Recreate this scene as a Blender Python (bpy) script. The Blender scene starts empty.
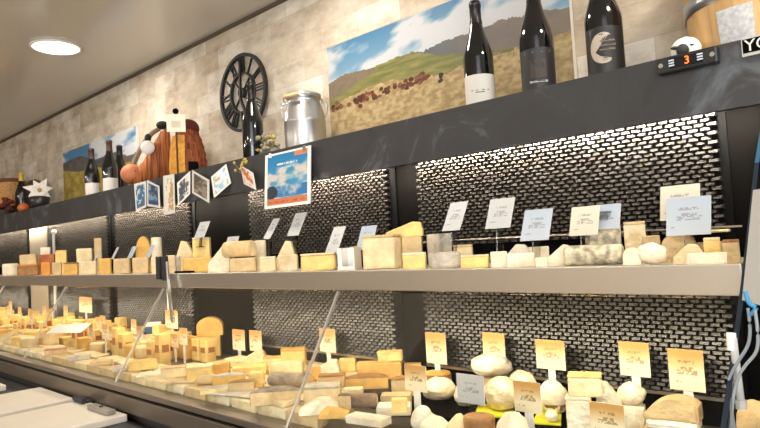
import bpy, bmesh, math, random
import numpy as np
from mathutils import Vector, Matrix, noise
random.seed(7)
C = bpy.context.scene.collection
PI = math.pi
EYE = 1.5                      # camera height; everything below is laid out relative to the eye and lifted at the end

# ------------------------------------------------------------------ camera calibration
F, YAW, PITCH, ROLL = 614.33, 0.818898, 0.0500366, -0.0553612
_f = np.array([-math.cos(YAW)*math.cos(PITCH), math.sin(YAW)*math.cos(PITCH), math.sin(PITCH)])
_r0 = np.array([math.sin(YAW), math.cos(YAW), 0.0]); _u0 = np.cross(_r0, _f)
_r = math.cos(ROLL)*_r0 + math.sin(ROLL)*_u0
_u = -math.sin(ROLL)*_r0 + math.cos(ROLL)*_u0
def ray(x, y): return _f + (x-380)/F*_r - (y-214)/F*_u
def aty(x, y, Y): d = ray(x, y); return Vector(d*Y/d[1])
def atz(x, y, Z): d = ray(x, y); return Vector(d*Z/d[2])
def proj(P):
    P = np.asarray(P, float); w = P@_f
    return np.stack([380+F*(P@_r)/w, 214-F*(P@_u)/w], -1)

# planes of the place (metres from the eye)
Y_FASCIA, Y_SHELF, Y_RAIL, Y_MESH, Y_WALL = 1.28, 1.05, 0.86, 1.34, 1.62
Z_LEDGE, Z_SHELF, Z_DECK, Z_CEIL = 0.340, -0.062, -0.400, 1.06

# ------------------------------------------------------------------ materials
def lin(c):
    return tuple(((v/255)/12.92 if v/255 <= .04045 else ((v/255+.055)/1.055)**2.4) for v in c)
MATS = {}
def mat(name, rgb, rough=.6, metal=0., var=0., vscale=30., bump=0., bscale=60., rgb2=None, coat=0., spec=.5, sss=0.):
    if name in MATS: return MATS[name]
    m = bpy.data.materials.new(name); m.use_nodes = True
    nt = m.node_tree; b = nt.nodes['Principled BSDF']
    c = lin(rgb); b.inputs['Base Color'].default_value = (*c, 1)
    b.inputs['Roughness'].default_value = rough; b.inputs['Metallic'].default_value = metal
    b.inputs['Specular IOR Level'].default_value = spec
    if coat: b.inputs['Coat Weight'].default_value = coat; b.inputs['Coat Roughness'].default_value = .08
    if sss:
        b.inputs['Subsurface Weight'].default_value = sss; b.inputs['Subsurface Radius'].default_value = (.02, .012, .006); b.inputs['Subsurface Scale'].default_value = .3
    tc = nt.nodes.new('ShaderNodeTexCoord')
    if var or rgb2:
        n = nt.nodes.new('ShaderNodeTexNoise'); n.inputs['Scale'].default_value = vscale; n.inputs['Detail'].default_value = 4
        rp = nt.nodes.new('ShaderNodeValToRGB'); rp.color_ramp.elements[0].position = .36; rp.color_ramp.elements[1].position = .66
        c2 = lin(rgb2) if rgb2 else tuple(min(1, v*(1+var)) for v in c)
        c1 = c if rgb2 else tuple(v*(1-var) for v in c)
        rp.color_ramp.elements[0].color = (*c1, 1); rp.color_ramp.elements[1].color = (*c2, 1)
        nt.links.new(tc.outputs['Object'], n.inputs['Vector']); nt.links.new(n.outputs['Fac'], rp.inputs['Fac'])
        nt.links.new(rp.outputs['Color'], b.inputs['Base Color'])
    if bump:
        n2 = nt.nodes.new('ShaderNodeTexNoise'); n2.inputs['Scale'].default_value = bscale; n2.inputs['Detail'].default_value = 3
        bp = nt.nodes.new('ShaderNodeBump'); bp.inputs['Strength'].default_value = bump; bp.inputs['Distance'].default_value = .01
        nt.links.new(tc.outputs['Object'], n2.inputs['Vector']); nt.links.new(n2.outputs['Fac'], bp.inputs['Height']); nt.links.new(bp.outputs['Normal'], b.inputs['Normal'])
    MATS[name] = m; return m

def print_mat():
    m = bpy.data.materials.new('printed_surface'); m.use_nodes = True
    nt = m.node_tree; b = nt.nodes['Principled BSDF']; b.inputs['Roughness'].default_value = .5; b.inputs['Specular IOR Level'].default_value = .25
    a = nt.nodes.new('ShaderNodeVertexColor'); a.layer_name = 'print'
    nt.links.new(a.outputs['Color'], b.inputs['Base Color']); return m
PRINT = print_mat()

def glass_mat(name, tint, gloss=1.0):
    m = bpy.data.materials.new(name); m.use_nodes = True; nt = m.node_tree
    for n in list(nt.nodes): nt.nodes.remove(n)
    o = nt.nodes.new('ShaderNodeOutputMaterial'); t = nt.nodes.new('ShaderNodeBsdfTransparent'); g = nt.nodes.new('ShaderNodeBsdfGlossy')
    t.inputs['Color'].default_value = (*tint, 1); g.inputs['Roughness'].default_value = .02
    fr = nt.nodes.new('ShaderNodeFresnel'); fr.inputs['IOR'].default_value = 1.45
    mu = nt.nodes.new('ShaderNodeMath'); mu.operation = 'MULTIPLY'; mu.inputs[1].default_value = gloss
    mx = nt.nodes.new('ShaderNodeMixShader')
    nt.links.new(fr.outputs[0], mu.inputs[0]); nt.links.new(mu.outputs[0], mx.inputs[0])
    nt.links.new(t.outputs[0], mx.inputs[1]); nt.links.new(g.outputs[0], mx.inputs[2]); nt.links.new(mx.outputs[0], o.inputs['Surface'])
    return m

def emit_mat(name, rgb, s):
    m = bpy.data.materials.new(name); m.use_nodes = True; b = m.node_tree.nodes['Principled BSDF']
    b.inputs['Base Color'].default_value = (*lin(rgb), 1)
    b.inputs['Emission Color'].default_value = (*lin(rgb), 1); b.inputs['Emission Strength'].default_value = s
    return m

# --- wall of rough-cut pale stone
def stone_mat():
    m = bpy.data.materials.new('pale_stone_wall'); m.use_nodes = True; nt = m.node_tree; L = nt.links.new
    b = nt.nodes['Principled BSDF']; b.inputs['Roughness'].default_value = .75; b.inputs['Specular IOR Level'].default_value = .3
    tc = nt.nodes.new('ShaderNodeTexCoord'); sp = nt.nodes.new('ShaderNodeSeparateXYZ'); cb = nt.nodes.new('ShaderNodeCombineXYZ')
    L(tc.outputs['Object'], sp.inputs[0]); L(sp.outputs['X'], cb.inputs['X']); L(sp.outputs['Z'], cb.inputs['Y'])
    br = nt.nodes.new('ShaderNodeTexBrick'); br.offset = .5; br.inputs['Scale'].default_value = 1
    br.inputs['Brick Width'].default_value = .21; br.inputs['Row Height'].default_value = .098
    br.inputs['Mortar Size'].default_value = .0016; br.inputs['Mortar Smooth'].default_value = .5
    br.inputs['Color1'].default_value = (*lin((230, 222, 208)), 1); br.inputs['Color2'].default_value = (*lin((202, 186, 164)), 1); br.inputs['Mortar'].default_value = (*lin((200, 186, 166)), 1)
    L(cb.outputs[0], br.inputs['Vector'])
    n = nt.nodes.new('ShaderNodeTexNoise'); n.inputs['Scale'].default_value = 7; n.inputs['Detail'].default_value = 8; n.inputs['Roughness'].default_value = .65
    mp = nt.nodes.new('ShaderNodeMapping'); mp.inputs['Scale'].default_value = (1, 1, 1.8); L(tc.outputs['Object'], mp.inputs[0]); L(mp.outputs[0], n.inputs['Vector'])
    rp = nt.nodes.new('ShaderNodeValToRGB'); e = rp.color_ramp.elements
    e[0].position = .30; e[0].color = (.64, .58, .52, 1); e[1].position = .70; e[1].color = (1.12, 1.12, 1.12, 1)
    k = e.new(.5); k.color = (.92, .90, .87, 1)
    L(n.outputs['Fac'], rp.inputs['Fac'])
    mx = nt.nodes.new('ShaderNodeMix'); mx.data_type = 'RGBA'; mx.blend_type = 'MULTIPLY'; mx.inputs[0].default_value = 1
    L(br.outputs['Color'], mx.inputs[6]); L(rp.outputs['Color'], mx.inputs[7]); L(mx.outputs[2], b.inputs['Base Color'])
    n3 = nt.nodes.new('ShaderNodeTexNoise'); n3.inputs['Scale'].default_value = 26; n3.inputs['Detail'].default_value = 6; L(tc.outputs['Object'], n3.inputs['Vector'])
    ma = nt.nodes.new('ShaderNodeMath'); ma.operation = 'MULTIPLY_ADD'; ma.inputs[1].default_value = -.5; L(br.outputs['Fac'], ma.inputs[0]); L(n3.outputs['Fac'], ma.inputs[2])
    bp = nt.nodes.new('ShaderNodeBump'); bp.inputs['Strength'].default_value = .55; bp.inputs['Distance'].default_value = .012
    L(ma.outputs[0], bp.inputs['Height']); L(bp.outputs['Normal'], b.inputs['Normal'])
    return m

def slate_mat():
    m = bpy.data.materials.new('dark_slate_laminate'); m.use_nodes = True; nt = m.node_tree; L = nt.links.new
    b = nt.nodes['Principled BSDF']; b.inputs['Roughness'].default_value = .55
    tc = nt.nodes.new('ShaderNodeTexCoord'); n = nt.nodes.new('ShaderNodeTexNoise'); n.inputs['Scale'].default_value = 5; n.inputs['Detail'].default_value = 9; n.inputs['Roughness'].default_value = .62; n.inputs['Distortion'].default_value = 1.2
    L(tc.outputs['Object'], n.inputs['Vector'])
    rp = nt.nodes.new('ShaderNodeValToRGB'); e = rp.color_ramp.elements
    e[0].position = .35; e[0].color = (*lin((40, 39, 39)), 1); e[1].position = .70; e[1].color = (*lin((100, 106, 112)), 1)
    k = e.new(.56); k.color = (*lin((49, 48, 49)), 1)
    L(n.outputs['Fac'], rp.inputs['Fac']); L(rp.outputs['Color'], b.inputs['Base Color'])
    return m

def steel_mat():
    m = bpy.data.materials.new('brushed_steel'); m.use_nodes = True; nt = m.node_tree; L = nt.links.new
    b = nt.nodes['Principled BSDF']; b.inputs['Metallic'].default_value = 1; b.inputs['Roughness'].default_value = .36
    b.inputs['Base Color'].default_value = (*lin((205, 198, 186)), 1)
    tc = nt.nodes.new('ShaderNodeTexCoord'); mp = nt.nodes.new('ShaderNodeMapping'); mp.inputs['Scale'].default_value = (3, 3, 260)
    n = nt.nodes.new('ShaderNodeTexNoise'); n.inputs['Scale'].default_value = 4
    L(tc.outputs['Object'], mp.inputs[0]); L(mp.outputs[0], n.inputs['Vector'])
    bp = nt.nodes.new('ShaderNodeBump'); bp.inputs['Strength'].default_value = .08; L(n.outputs['Fac'], bp.inputs['Height']); L(bp.outputs['Normal'], b.inputs['Normal'])
    return m

def ceiling_mat():
    m = bpy.data.materials.new('glossy_stretch_ceiling'); m.use_nodes = True; nt = m.node_tree; L = nt.links.new
    b = nt.nodes['Principled BSDF']; b.inputs['Base Color'].default_value = (*lin((206, 201, 192)), 1)
    b.inputs['Roughness'].default_value = .14; b.inputs['Specular IOR Level'].default_value = .75
    tc = nt.nodes.new('ShaderNodeTexCoord'); n = nt.nodes.new('ShaderNodeTexNoise'); n.inputs['Scale'].default_value = 1.6; n.inputs['Detail'].default_value = 1
    L(tc.outputs['Object'], n.inputs['Vector'])
    bp = nt.nodes.new('ShaderNodeBump'); bp.inputs['Strength'].default_value = .25; bp.inputs['Distance'].default_value = .03
    L(n.outputs['Fac'], bp.inputs['Height']); L(bp.outputs['Normal'], b.inputs['Normal'])
    return m

def wood_mat(name, c1, c2, scale=(4, 4, 60), rough=.5):
    m = bpy.data.materials.new(name); m.use_nodes = True; nt = m.node_tree; L = nt.links.new
    b = nt.nodes['Principled BSDF']; b.inputs['Roughness'].default_value = rough
    tc = nt.nodes.new('ShaderNodeTexCoord'); mp = nt.nodes.new('ShaderNodeMapping'); mp.inputs['Scale'].default_value = scale
    n = nt.nodes.new('ShaderNodeTexNoise'); n.inputs['Scale'].default_value = 1; n.inputs['Detail'].default_value = 5; n.inputs['Distortion'].default_value = .5
    L(tc.outputs['Object'], mp.inputs[0]); L(mp.outputs[0], n.inputs['Vector'])
    rp = nt.nodes.new('ShaderNodeValToRGB'); rp.color_ramp.elements[0].position = .35; rp.color_ramp.elements[1].position = .65
    rp.color_ramp.elements[0].color = (*lin(c1), 1); rp.color_ramp.elements[1].color = (*lin(c2), 1)
    L(n.outputs['Fac'], rp.inputs['Fac']); L(rp.outputs['Color'], b.inputs['Base Color'])
    return m

M_STONE, M_SLATE, M_STEEL, M_CEIL = stone_mat(), slate_mat(), steel_mat(), ceiling_mat()
M_BLACK = mat('black_panel', (10, 9, 8), .8, spec=.02)
M_MESH = mat('grey_punched_steel', (59, 54, 48), .36, .3, spec=.8)
M_GAP = mat('black_backing', (8, 8, 8), .9, spec=.1)
M_GLASS = glass_mat('clear_front_glass', (.97, .98, .97), .2)
M_CLEAR = glass_mat('clear_plastic', (.82, .82, .80), 1)
M_EDGE = mat('dark_blue_glass_edge', (18, 34, 48), .15, coat=.5)
M_EDGE2 = mat('bright_blue_glass_edge', (44, 88, 112), .2, coat=.5)
M_SILVER = mat('satin_aluminium', (206, 200, 192), .35, .8)
M_CHROME = mat('chrome', (220, 220, 220), .15, 1)
M_WHITE = mat('white_plastic', (236, 232, 224), .4)
M_DARKFR = mat('dark_grey_frame', (34, 34, 36), .5)
M_BOARD = mat('white_cutting_board', (208, 198, 182), .45, var=.03, vscale=8)
M_BOTTLE = mat('black_bottle_glass', (10, 11, 13), .06, coat=.3)
M_FOIL = mat('black_foil', (24, 22, 24), .35, .3)
M_LABEL = mat('white_paper_label', (206, 200, 190), .6)
M_DLABEL = mat('dark_paper_label', (30, 27, 26), .5)
M_TEXT = mat('dark_ink', (50, 46, 44), .6)

# ------------------------------------------------------------------ mesh helpers
def link(o, parent=None):
    C.objects.link(o)
    if parent is not None: o.parent = parent
    return o
def obj(name, bm, m, parent=None, loc=None, rz=0, smooth=False):
    me = bpy.data.meshes.new(name)
    bmesh.ops.recalc_face_normals(bm, faces=bm.faces)
    bm.to_mesh(me); bm.free()
    for mm in (m if isinstance(m, (list, tuple)) else [m]): me.materials.append(mm)
    if smooth:
        for p in me.polygons: p.use_smooth = True
    o = bpy.data.objects.new(name, me); link(o, parent)
    if loc is not None: o.location = loc
    o.rotation_euler.z = rz
    return o
def tag(o, label, cat, group=None):
    o['label'] = label; o['category'] = cat
    if group: o['group'] = group
    return o
def thing(name, label, cat, loc=(0, 0, 0), rz=0, group=None):
    o = bpy.data.objects.new(name, None); o.empty_display_size = .03
    link(o); o.location = loc; o.rotation_euler.z = rz
    return tag(o, label, cat, group)
def struct(o): o['kind'] = 'structure'; return o

def box(bm, x0, x1, y0, y1, z0, z1, bev=0):
    r = bmesh.ops.create_cube(bm, size=1)
    for v in r['verts']:
        v.co = Vector((x0+(v.co.x+.5)*(x1-x0), y0+(v.co.y+.5)*(y1-y0), z0+(v.co.z+.5)*(z1-z0)))
    if bev:
        es = list({e for v in r['verts'] for e in v.link_edges})
        bmesh.ops.bevel(bm, geom=es, offset=bev, segments=2, affect='EDGES', profile=.6)
    return bm
def nb(): return bmesh.new()
def prism(bm, pts, axis_vec):
    """extrude a planar polygon (list of Vector) along axis_vec"""
    a = [bm.verts.new(p) for p in pts]; b = [bm.verts.new(Vector(p)+Vector(axis_vec)) for p in pts]
    bm.faces.new(a); bm.faces.new(b[::-1]); n = len(pts)
    for i in range(n): bm.faces.new((a[i], b[i], b[(i+1) % n], a[(i+1) % n]))
    return bm
def lathe(bm, prof, n=32, cx=0, cy=0, a0=0, a1=2*PI, sx=1, sy=1):
    full = abs(a1-a0-2*PI) < 1e-6; k = n if full else n+1
    rings = []
    for r, z in prof:
        if r < 1e-6: rings.append([bm.verts.new((cx, cy, z))])
        else: rings.append([bm.verts.new((cx+sx*r*math.cos(a0+(a1-a0)*i/n), cy+sy*r*math.sin(a0+(a1-a0)*i/n), z)) for i in range(k)])
    for A, B in zip(rings, rings[1:]):
        for i in range(n):
            j = (i+1) % k
            if len(A) == 1 and len(B) == 1: continue
            if len(A) == 1: bm.faces.new((A[0], B[i], B[j]))
            elif len(B) == 1: bm.faces.new((A[i], B[0], A[j]))
            else: bm.faces.new((A[i], B[i], B[j], A[j]))
    return bm
def tube(bm, pts, r, n=8, closed=False):
    pts = [Vector(p) for p in pts]; rings = []; m = len(pts)
    up = Vector((0, 0, 1))
    for i, p in enumerate(pts):
        if closed: t = pts[(i+1) % m]-pts[i-1]
        else: t = pts[min(i+1, m-1)]-pts[max(i-1, 0)]
        t.normalize()
        s = t.cross(up)
        if s.length < 1e-3: s = t.cross(Vector((1, 0, 0)))
        s.normalize(); q = s.cross(t)
        rr = r[i] if isinstance(r, (list, tuple)) else r
        rings.append([bm.verts.new(p+rr*(math.cos(2*PI*k/n)*s+math.sin(2*PI*k/n)*q)) for k in range(n)])
    for i in range(m if closed else m-1):
        A, B = rings[i], rings[(i+1) % m]
        for k in range(n): bm.faces.new((A[k], A[(k+1) % n], B[(k+1) % n], B[k]))
    if not closed: bm.faces.new(rings[0]); bm.faces.new(rings[-1][::-1])
    return bm
def smoothpath(P, k=6):
    P = [Vector(p) for p in P]; out = []
    for i in range(len(P)-1):
        p0, p1, p2, p3 = P[max(i-1, 0)], P[i], P[i+1], P[min(i+2, len(P)-1)]
        for j in range(k):
            t = j/k; out.append(.5*((2*p1)+(p2-p0)*t+(2*p0-5*p1+4*p2-p3)*t*t+(3*p1-p0-3*p2+p3)*t**3))
    out.append(P[-1]); return out
def ball(bm, c, rx, ry, rz, n=20, m=12, jit=0):
    ph = random.random()*9
    prof = []
    vs = []
    top = bm.verts.new((c[0], c[1], c[2]+rz)); bot = bm.verts.new((c[0], c[1], c[2]-rz))
    for i in range(1, m):
        th = PI*i/m; row = []
        for k in range(n):
            f = 2*PI*k/n; s = 1+jit*(math.sin(3*f+ph)*math.sin(2*th)+.6*math.sin(5*f+2*ph+3*th))
            row.append(bm.verts.new((c[0]+rx*s*math.sin(th)*math.cos(f), c[1]+ry*s*math.sin(th)*math.sin(f), c[2]+rz*s*math.cos(th))))
        vs.append(row)
    for k in range(n):
        bm.faces.new((top, vs[0][k], vs[0][(k+1) % n])); bm.faces.new((bot, vs[-1][(k+1) % n], vs[-1][k]))
    for a, b in zip(vs, vs[1:]):
        for k in range(n): bm.faces.new((a[k], b[k], b[(k+1) % n], a[(k+1) % n]))
    return bm

def printed(name, q, thick, func, nu, nv, parent=None):
    """flat printed sheet or canvas: q = TL, TR, BR, BL front corners; func(U,V)->rgb array with V down"""
    q = [Vector(p) for p in q]
    n = (q[1]-q[0]).cross(q[3]-q[0]).normalized()     # points away from the reader
    verts = []; faces = []; cols = []
    U, V = np.meshgrid((np.arange(nu)+.5)/nu, (np.arange(nv)+.5)/nv)
    rgb = func(U, V)                                  # (nv,nu,3) 0..255
    for j in range(nv+1):
        for i in range(nu+1):
            u, v = i/nu, j/nv
            verts.append((q[0]*(1-u)+q[1]*u)*(1-v)+(q[3]*(1-u)+q[2]*u)*v)
    for j in range(nv):
        for i in range(nu):
            a = j*(nu+1)+i; faces.append((a, a+1+nu, a+2+nu, a+1)); cols.append(rgb[j, i])
    base = len(verts); b = [p+n*thick for p in q]; verts += q+b
    F_ = [base+i for i in range(8)]
    side = [(F_[0], F_[1], F_[5], F_[4]), (F_[1], F_[2], F_[6], F_[5]), (F_[2], F_[3], F_[7], F_[6]), (F_[3], F_[0], F_[4], F_[7]), (F_[4], F_[5], F_[6], F_[7])]
    edge = np.array([228, 222, 212.])
    faces += side; cols += [edge]*5
    me = bpy.data.meshes.new(name); me.from_pydata([tuple(v) for v in verts], [], faces); me.update()
    at = me.color_attributes.new('print', 'FLOAT_COLOR', 'CORNER')
    arr = []
    for f, c in zip(faces, cols):
        l = lin(np.clip(c, 0, 255)); arr += [(*l, 1.)]*len(f)
    at.data.foreach_set('color', np.array(arr, dtype=np.float32).ravel())
    me.materials.append(PRINT)
    o = bpy.data.objects.new(name, me); link(o, parent); return o

_rs = np.random.RandomState(3); _G = _rs.rand(64, 64)
def vnoise(x, y):
    xi = np.floor(x).astype(int); yi = np.floor(y).astype(int); fx = x-xi; fy = y-yi
    fx = fx*fx*(3-2*fx); fy = fy*fy*(3-2*fy); g = lambda a, b: _G[a % 64, b % 64]
    return (g(xi, yi)*(1-fx)+g(xi+1, yi)*fx)*(1-fy)+(g(xi, yi+1)*(1-fx)+g(xi+1, yi+1)*fx)*fy
def fbm(x, y, o=4): return sum(vnoise(x*2**i+7*i, y*2**i+3*i)/2**i for i in range(o))/sum(1/2**i for i in range(o))
def mixc(a, b, t): t = np.clip(t, 0, 1)[..., None]; return np.asarray(a, float)*(1-t)+np.asarray(b, float)*t

# ================================================================== THE ROOM
struct(obj('floor', box(nb(), -9, 3, -5, 1.7, -1.56, -1.5), mat('grey_floor_tile', (176, 166, 152), .4, var=.1, vscale=3)))
struct(obj('ceiling', box(nb(), -9, 3, -5, 1.7, Z_CEIL, Z_CEIL+.06), M_CEIL))
struct(obj('wall_back', box(nb(), -9, 3, Y_WALL, Y_WALL+.08, -1.5, Z_CEIL), M_STONE))
struct(obj('wall_front', box(nb(), -9, -.6, -4.3, -4.2, -1.5, Z_CEIL), mat('warm_grey_plaster', (176, 160, 142), .8)))
struct(obj('wall_left', box(nb(), -9.1, -9, -4.3, 1.7, -1.5, Z_CEIL), MATS['warm_grey_plaster']))
struct(obj('trim_1', box(nb(), -9, 3, Y_WALL-.012, Y_WALL, Z_CEIL-.014, Z_CEIL), mat('dark_shadow_gap_trim', (92, 80, 66), .6)))

def ceiling_light(X, Y, label, r=.108, watt=5):
    t = thing('ceiling_light', label, 'ceiling light', (X, Y, Z_CEIL), 0)
    obj('trim_ring', lathe(nb(), [(r, 0), (r+.008, -.004), (r+.008, -.010), (r-.004, -.012), (r-.006, -.004), (r, 0)], 40), M_WHITE, t, smooth=True)
    obj('diffuser', lathe(nb(), [(0, -.009), (r-.006, -.009), (r-.006, -.003), (0, -.003)], 40), emit_mat('glowing_diffuser', (255, 244, 226), 6), t)
    l = bpy.data.lights.new('downlight_lamp', 'AREA'); l.shape = 'DISK'; l.size = .2; l.energy = watt; l.color = (1, .93, .83)
    lo = bpy.data.objects.new('downlight_lamp', l); link(lo, t); lo.location = (0, 0, -.02)
    return t
ceiling_light(-3.15, 1.112, 'round flush ceiling light glowing white at upper left of the ceiling')
for X, Y, w in ((-1.55, 1.112, 5), (.05, 1.112, 7), (-5.6, -1.2, 26), (-4.2, -2.1, 28), (-2.2, -2.1, 30), (-.2, -2.1, 34)):  # unseen downlights, added to brighten the wall, ceiling and counter
    ceiling_light(X, Y, 'unseen round ceiling light added above the shop floor as fill light', watt=w)['group'] = 'added unseen fill lights over the shop floor'

# ================================================================== THE COUNTER
XL, XR = -6.6, .45
counter = thing('display_counter', 'long refrigerated cheese display counter with slate canopy, steel shelf and glass front', 'display counter', (0, 0, -1.5))
def part(name, bm, m, **k):
    o = obj(name, bm, m, counter, **k); o.location = (0, 0, 1.5); return o
part('canopy_fascia', box(nb(), XL, XR, 1.28, 1.30, .217, .340), M_SLATE)
part('canopy_top', box(nb(), XL, XR, 1.30, 1.615, .318, .340), mat('black_board', (38, 36, 35), .6))
part('canopy_underside', box(nb(), XL, XR, 1.30, 1.375, .300, .318), M_BLACK)
part('back_panel', box(nb(), XL, XR, 1.362, 1.385, -.42, .300), M_BLACK)
part('backing', box(nb(), -1.11, -.318, 1.3555, 1.3585, -.40, .296), M_GAP)
for i, (a, b) in enumerate(((-1.93, -1.198), (-3.09, -2.335), (-4.34, -3.165), (-5.7, -4.40))):
    part('backing', box(nb(), a, b, 1.3555, 1.3585, -.40, .296), M_GAP)
def mesh_panel(x0, x1, z0, z1):
    bm = nb(); pw, ph = .0226, .0092; rows = int((z1-z0)/ph)
    rnd = random.Random(int(x0*100))
    for j in range(rows):
        z = z0+j*ph; off = (j % 2)*pw/2
        n = int((x1-x0-pw/2)/pw)
        for i in range(n):
            a = x0+off+i*pw+.0021; b = a+pw-.0042; zl, zh = z+.0002, z+ph-.0003
            tl = rnd.uniform(-.0012, .0012)
            P = [(a, 1.352, zl), (b, 1.352, zl), (b, 1.352, zh), (a, 1.352, zh),
                 (a+.001, 1.3415+tl, zl+.0016), (b-.001, 1.3415-tl, zl+.0016), (b-.001, 1.3435-tl, zh-.0014), (a+.001, 1.3435+tl, zh-.0014)]
            v = [bm.verts.new(p) for p in P]
            for f in ((4, 5, 6, 7), (0, 1, 5, 4), (1, 2, 6, 5), (2, 3, 7, 6), (3, 0, 4, 7)): bm.faces.new([v[k] for k in f])
    # thin woven ground that carries the raised bars
    return part('punched_panel', bm, M_MESH)
for a, b in ((-1.11, -.316), (-1.93, -1.198), (-3.09, -2.335), (-4.34, -3.165), (-5.7, -4.40)):
    mesh_panel(a, b, -.012, .296); mesh_panel(a, b, -.338, -.086)
    part('panel_rail', box(nb(), a, b, 1.344, 1.352, -.346, -.339), M_STEEL)
part('shelf_deck', box(nb(), XL, -.24, 1.056, 1.336, -.082, Z_SHELF), mat('pale_shelf_laminate', (196, 186, 168), .45))
part('shelf_fascia', box(nb(), XL, -.24, 1.044, 1.056, -.107, -.058, .0025), M_STEEL)
part('shelf_underside', box(nb(), XL, -.24, 1.056, 1.336, -.090, -.082), mat('grey_shelf_underside', (120, 114, 106), .6))
part('guard_rail', tube(nb(), [aty(350, 247, 1.315), aty(460, 240, 1.315), aty(742, 226, 1.315)], .0022, 6), M_STEEL)
part('deck', box(nb(), XL, XR, .875, 1.362, -.425, Z_DECK), mat('steel_grey_deck', (88, 82, 74), .4, .4))
# front rail of the well: steel lip, dark groove, steel face
part('rail_lip', box(nb(), XL, XR, .845, .90, -.416, -.398, .003), mat('dull_steel', (128, 116, 102), .42, .8))
part('rail_groove', box(nb(), XL, XR, .856, .90, -.424, -.416), M_GAP)
part('rail_face', box(nb(), XL, XR, .846, .90, -.474, -.424, .003), MATS['dull_steel'])
part('counter_front', box(nb(), XL, XR, .875, 1.36, -1.42, -.474), mat('dark_counter_front', (58, 54, 52), .5))
part('plinth', box(nb(), XL, XR, .93, 1.34, -1.5, -1.42), M_BLACK)
# slanted front glass in panes with a joint strip at every 0.9 m
def pane(x0, x1):
    return part('front_glass_pane', prism(nb(), [(x0, .868, -.398), (x0, 1.046, -.109), (x0, 1.051, -.112), (x0, .873, -.398)], (x1-x0, 0, 0)), M_GLASS)
seams = [-.245, -1.135, -2.030, -2.930, -3.83, -4.73, -5.63, -6.5]
for a, b in zip(seams, seams[1:]): pane(b+.003, a-.003)
for x in seams[1:-1]:
    part('glass_joint_strip', prism(nb(), [(x-.0028, .866, -.398), (x-.0028, 1.044, -.109), (x-.0028, 1.050, -.112), (x-.0028, .872, -.398)], (.0056, 0, 0)), M_SILVER)
# end glass with its thick coloured edge
eg = [(1.335, .21), (1.29, .21), (1.18, .10), (1.03, -.085), (.872, -.255), (.80, -.36), (.80, -.398), (1.335, -.398)]
part('end_glass', prism(nb(), [(-.236, y, z) for y, z in eg], (.006, 0, 0)), M_GLASS)
P = eg[1:7]
for k in range(len(P)-1):
    edge = nb()
    (y0, z0), (y1, z1) = P[k], P[k+1]
    prism(edge, [(-.2385, y0, z0), (-.2385, y1, z1), (-.2385, y1-.003, z1+.002), (-.2385, y0-.003, z0+.002)], (.0065, 0, 0))
    part('end_glass_edge', edge, M_EDGE2 if k < 1 else M_EDGE)
# uprights behind
for (xa, ya), (xb, yb) in (((53.5, 232), (60.5, 318)), ((168, 275), (172.5, 322))):
    p, q = aty(xa, ya, 1.325), aty(xb, yb, 1.325)
    part('support_rod', tube(nb(), [(p.x, 1.325, p.z), (p.x, 1.325, -.40)], .008, 8), M_WHITE)
cb = nb(); p = aty(54, 232, 1.325); ball(cb, (p.x, 1.325, p.z), .014, .014, .014)
part('rod_cap', cb, M_WHITE, smooth=True)
# clamp on the shelf front
cl = nb(); a = aty(160, 257, 1.04); box(cl, a.x-.016, a.x+.010, 1.030, 1.044, -.078, .002, .003); box(cl, a.x+.026, a.x+.052, 1.030, 1.044, -.082, .002, .003); box(cl, a.x-.01, a.x+.046, 1.036, 1.044, -.06, -.045)
part('glass_clamp', cl, M_DARKFR)
part('clamp_rod', tube(nb(), [aty(167, 262, 1.03), aty(169, 290, 1.02), aty(173, 322, .985)], .006, 8), M_CHROME)
# pale inset panel at the far left of the back
part('inset_panel', box(nb(), -4.33, -4.02, 1.335, 1.3405, -.398, .225), mat('pale_beige_panel', (146, 134, 116), .5))
# strip lamps assumed built into the counter, hidden from view
def strip(x0, x1, y, z, energy, tilt, col, width=.016, spread=180):
    o = part('led_strip', box(nb(), x0, x1, y-.006, y+.006, z, z+.006), emit_mat('led_strip_glow', (255, 226, 180), 2))
    l = bpy.data.lights.new('strip_lamp', 'AREA'); l.shape = 'RECTANGLE'; l.size = x1-x0; l.size_y = width; l.energy = energy; l.color = col; l.spread = math.radians(spread)
    lo = bpy.data.objects.new('strip_lamp', l); link(lo, counter); lo.location = ((x0+x1)/2, y, z-.002+1.5); lo.rotation_euler = (tilt, 0, 0)
for k in range(6):
    x1 = -.25-k*.95
    strip(x1-.93, x1, 1.309, .288, 4.6, math.radians(27), (1, .90, .76), spread=50)
    strip(x1-.93, x1, 1.085, -.098, 2.1, math.radians(30), (1, .86, .66))
    strip(x1-.93, x1, 1.322, -.096, .35, math.radians(62), (1, .90, .76), spread=60)

# ================================================================== LEDGE (boards in front of the counter)
led = thing('serving_ledge', 'dark framed serving ledge along the front of the counter', 'ledge', (0, 0, -1.5))
def lpart(name, bm, m): o = obj(name, bm, m, led); o.location = (0, 0, 1.5); return o
lpart('ledge_top', box(nb(), -4.2, -1.2, .15, .842, -.515, -.492), M_DARKFR)
lpart('ledge_body', box(nb(), -4.15, -1.25, .25, .842, -1.5, -.515), MATS['dark_counter_front'])
def board(x0, x1, y0, y1, label):
    o = obj('cutting_board', box(nb(), -(x1-x0)/2, (x1-x0)/2, -(y1-y0)/2, (y1-y0)/2, 0, .022, .004), M_BOARD, loc=((x0+x1)/2, (y0+y1)/2, -.492))
    tag(o, label, 'board')
board(-2.60, -2.262, .22, .825, 'left of the two large white boards below the counter rail')
board(-2.215, -1.875, .22, .835, 'right of the two large white boards below the counter rail, nearest the viewer')
board(-3.12, -2.78, .22, .76, 'white board at the far left edge below the counter rail, partly cut off')
p = aty(86, 397, .825); o = thing('hinge_clip', 'small dark hinge clip on the counter rail between the two white boards', 'clip', (p.x, .825, -.492))
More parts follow.
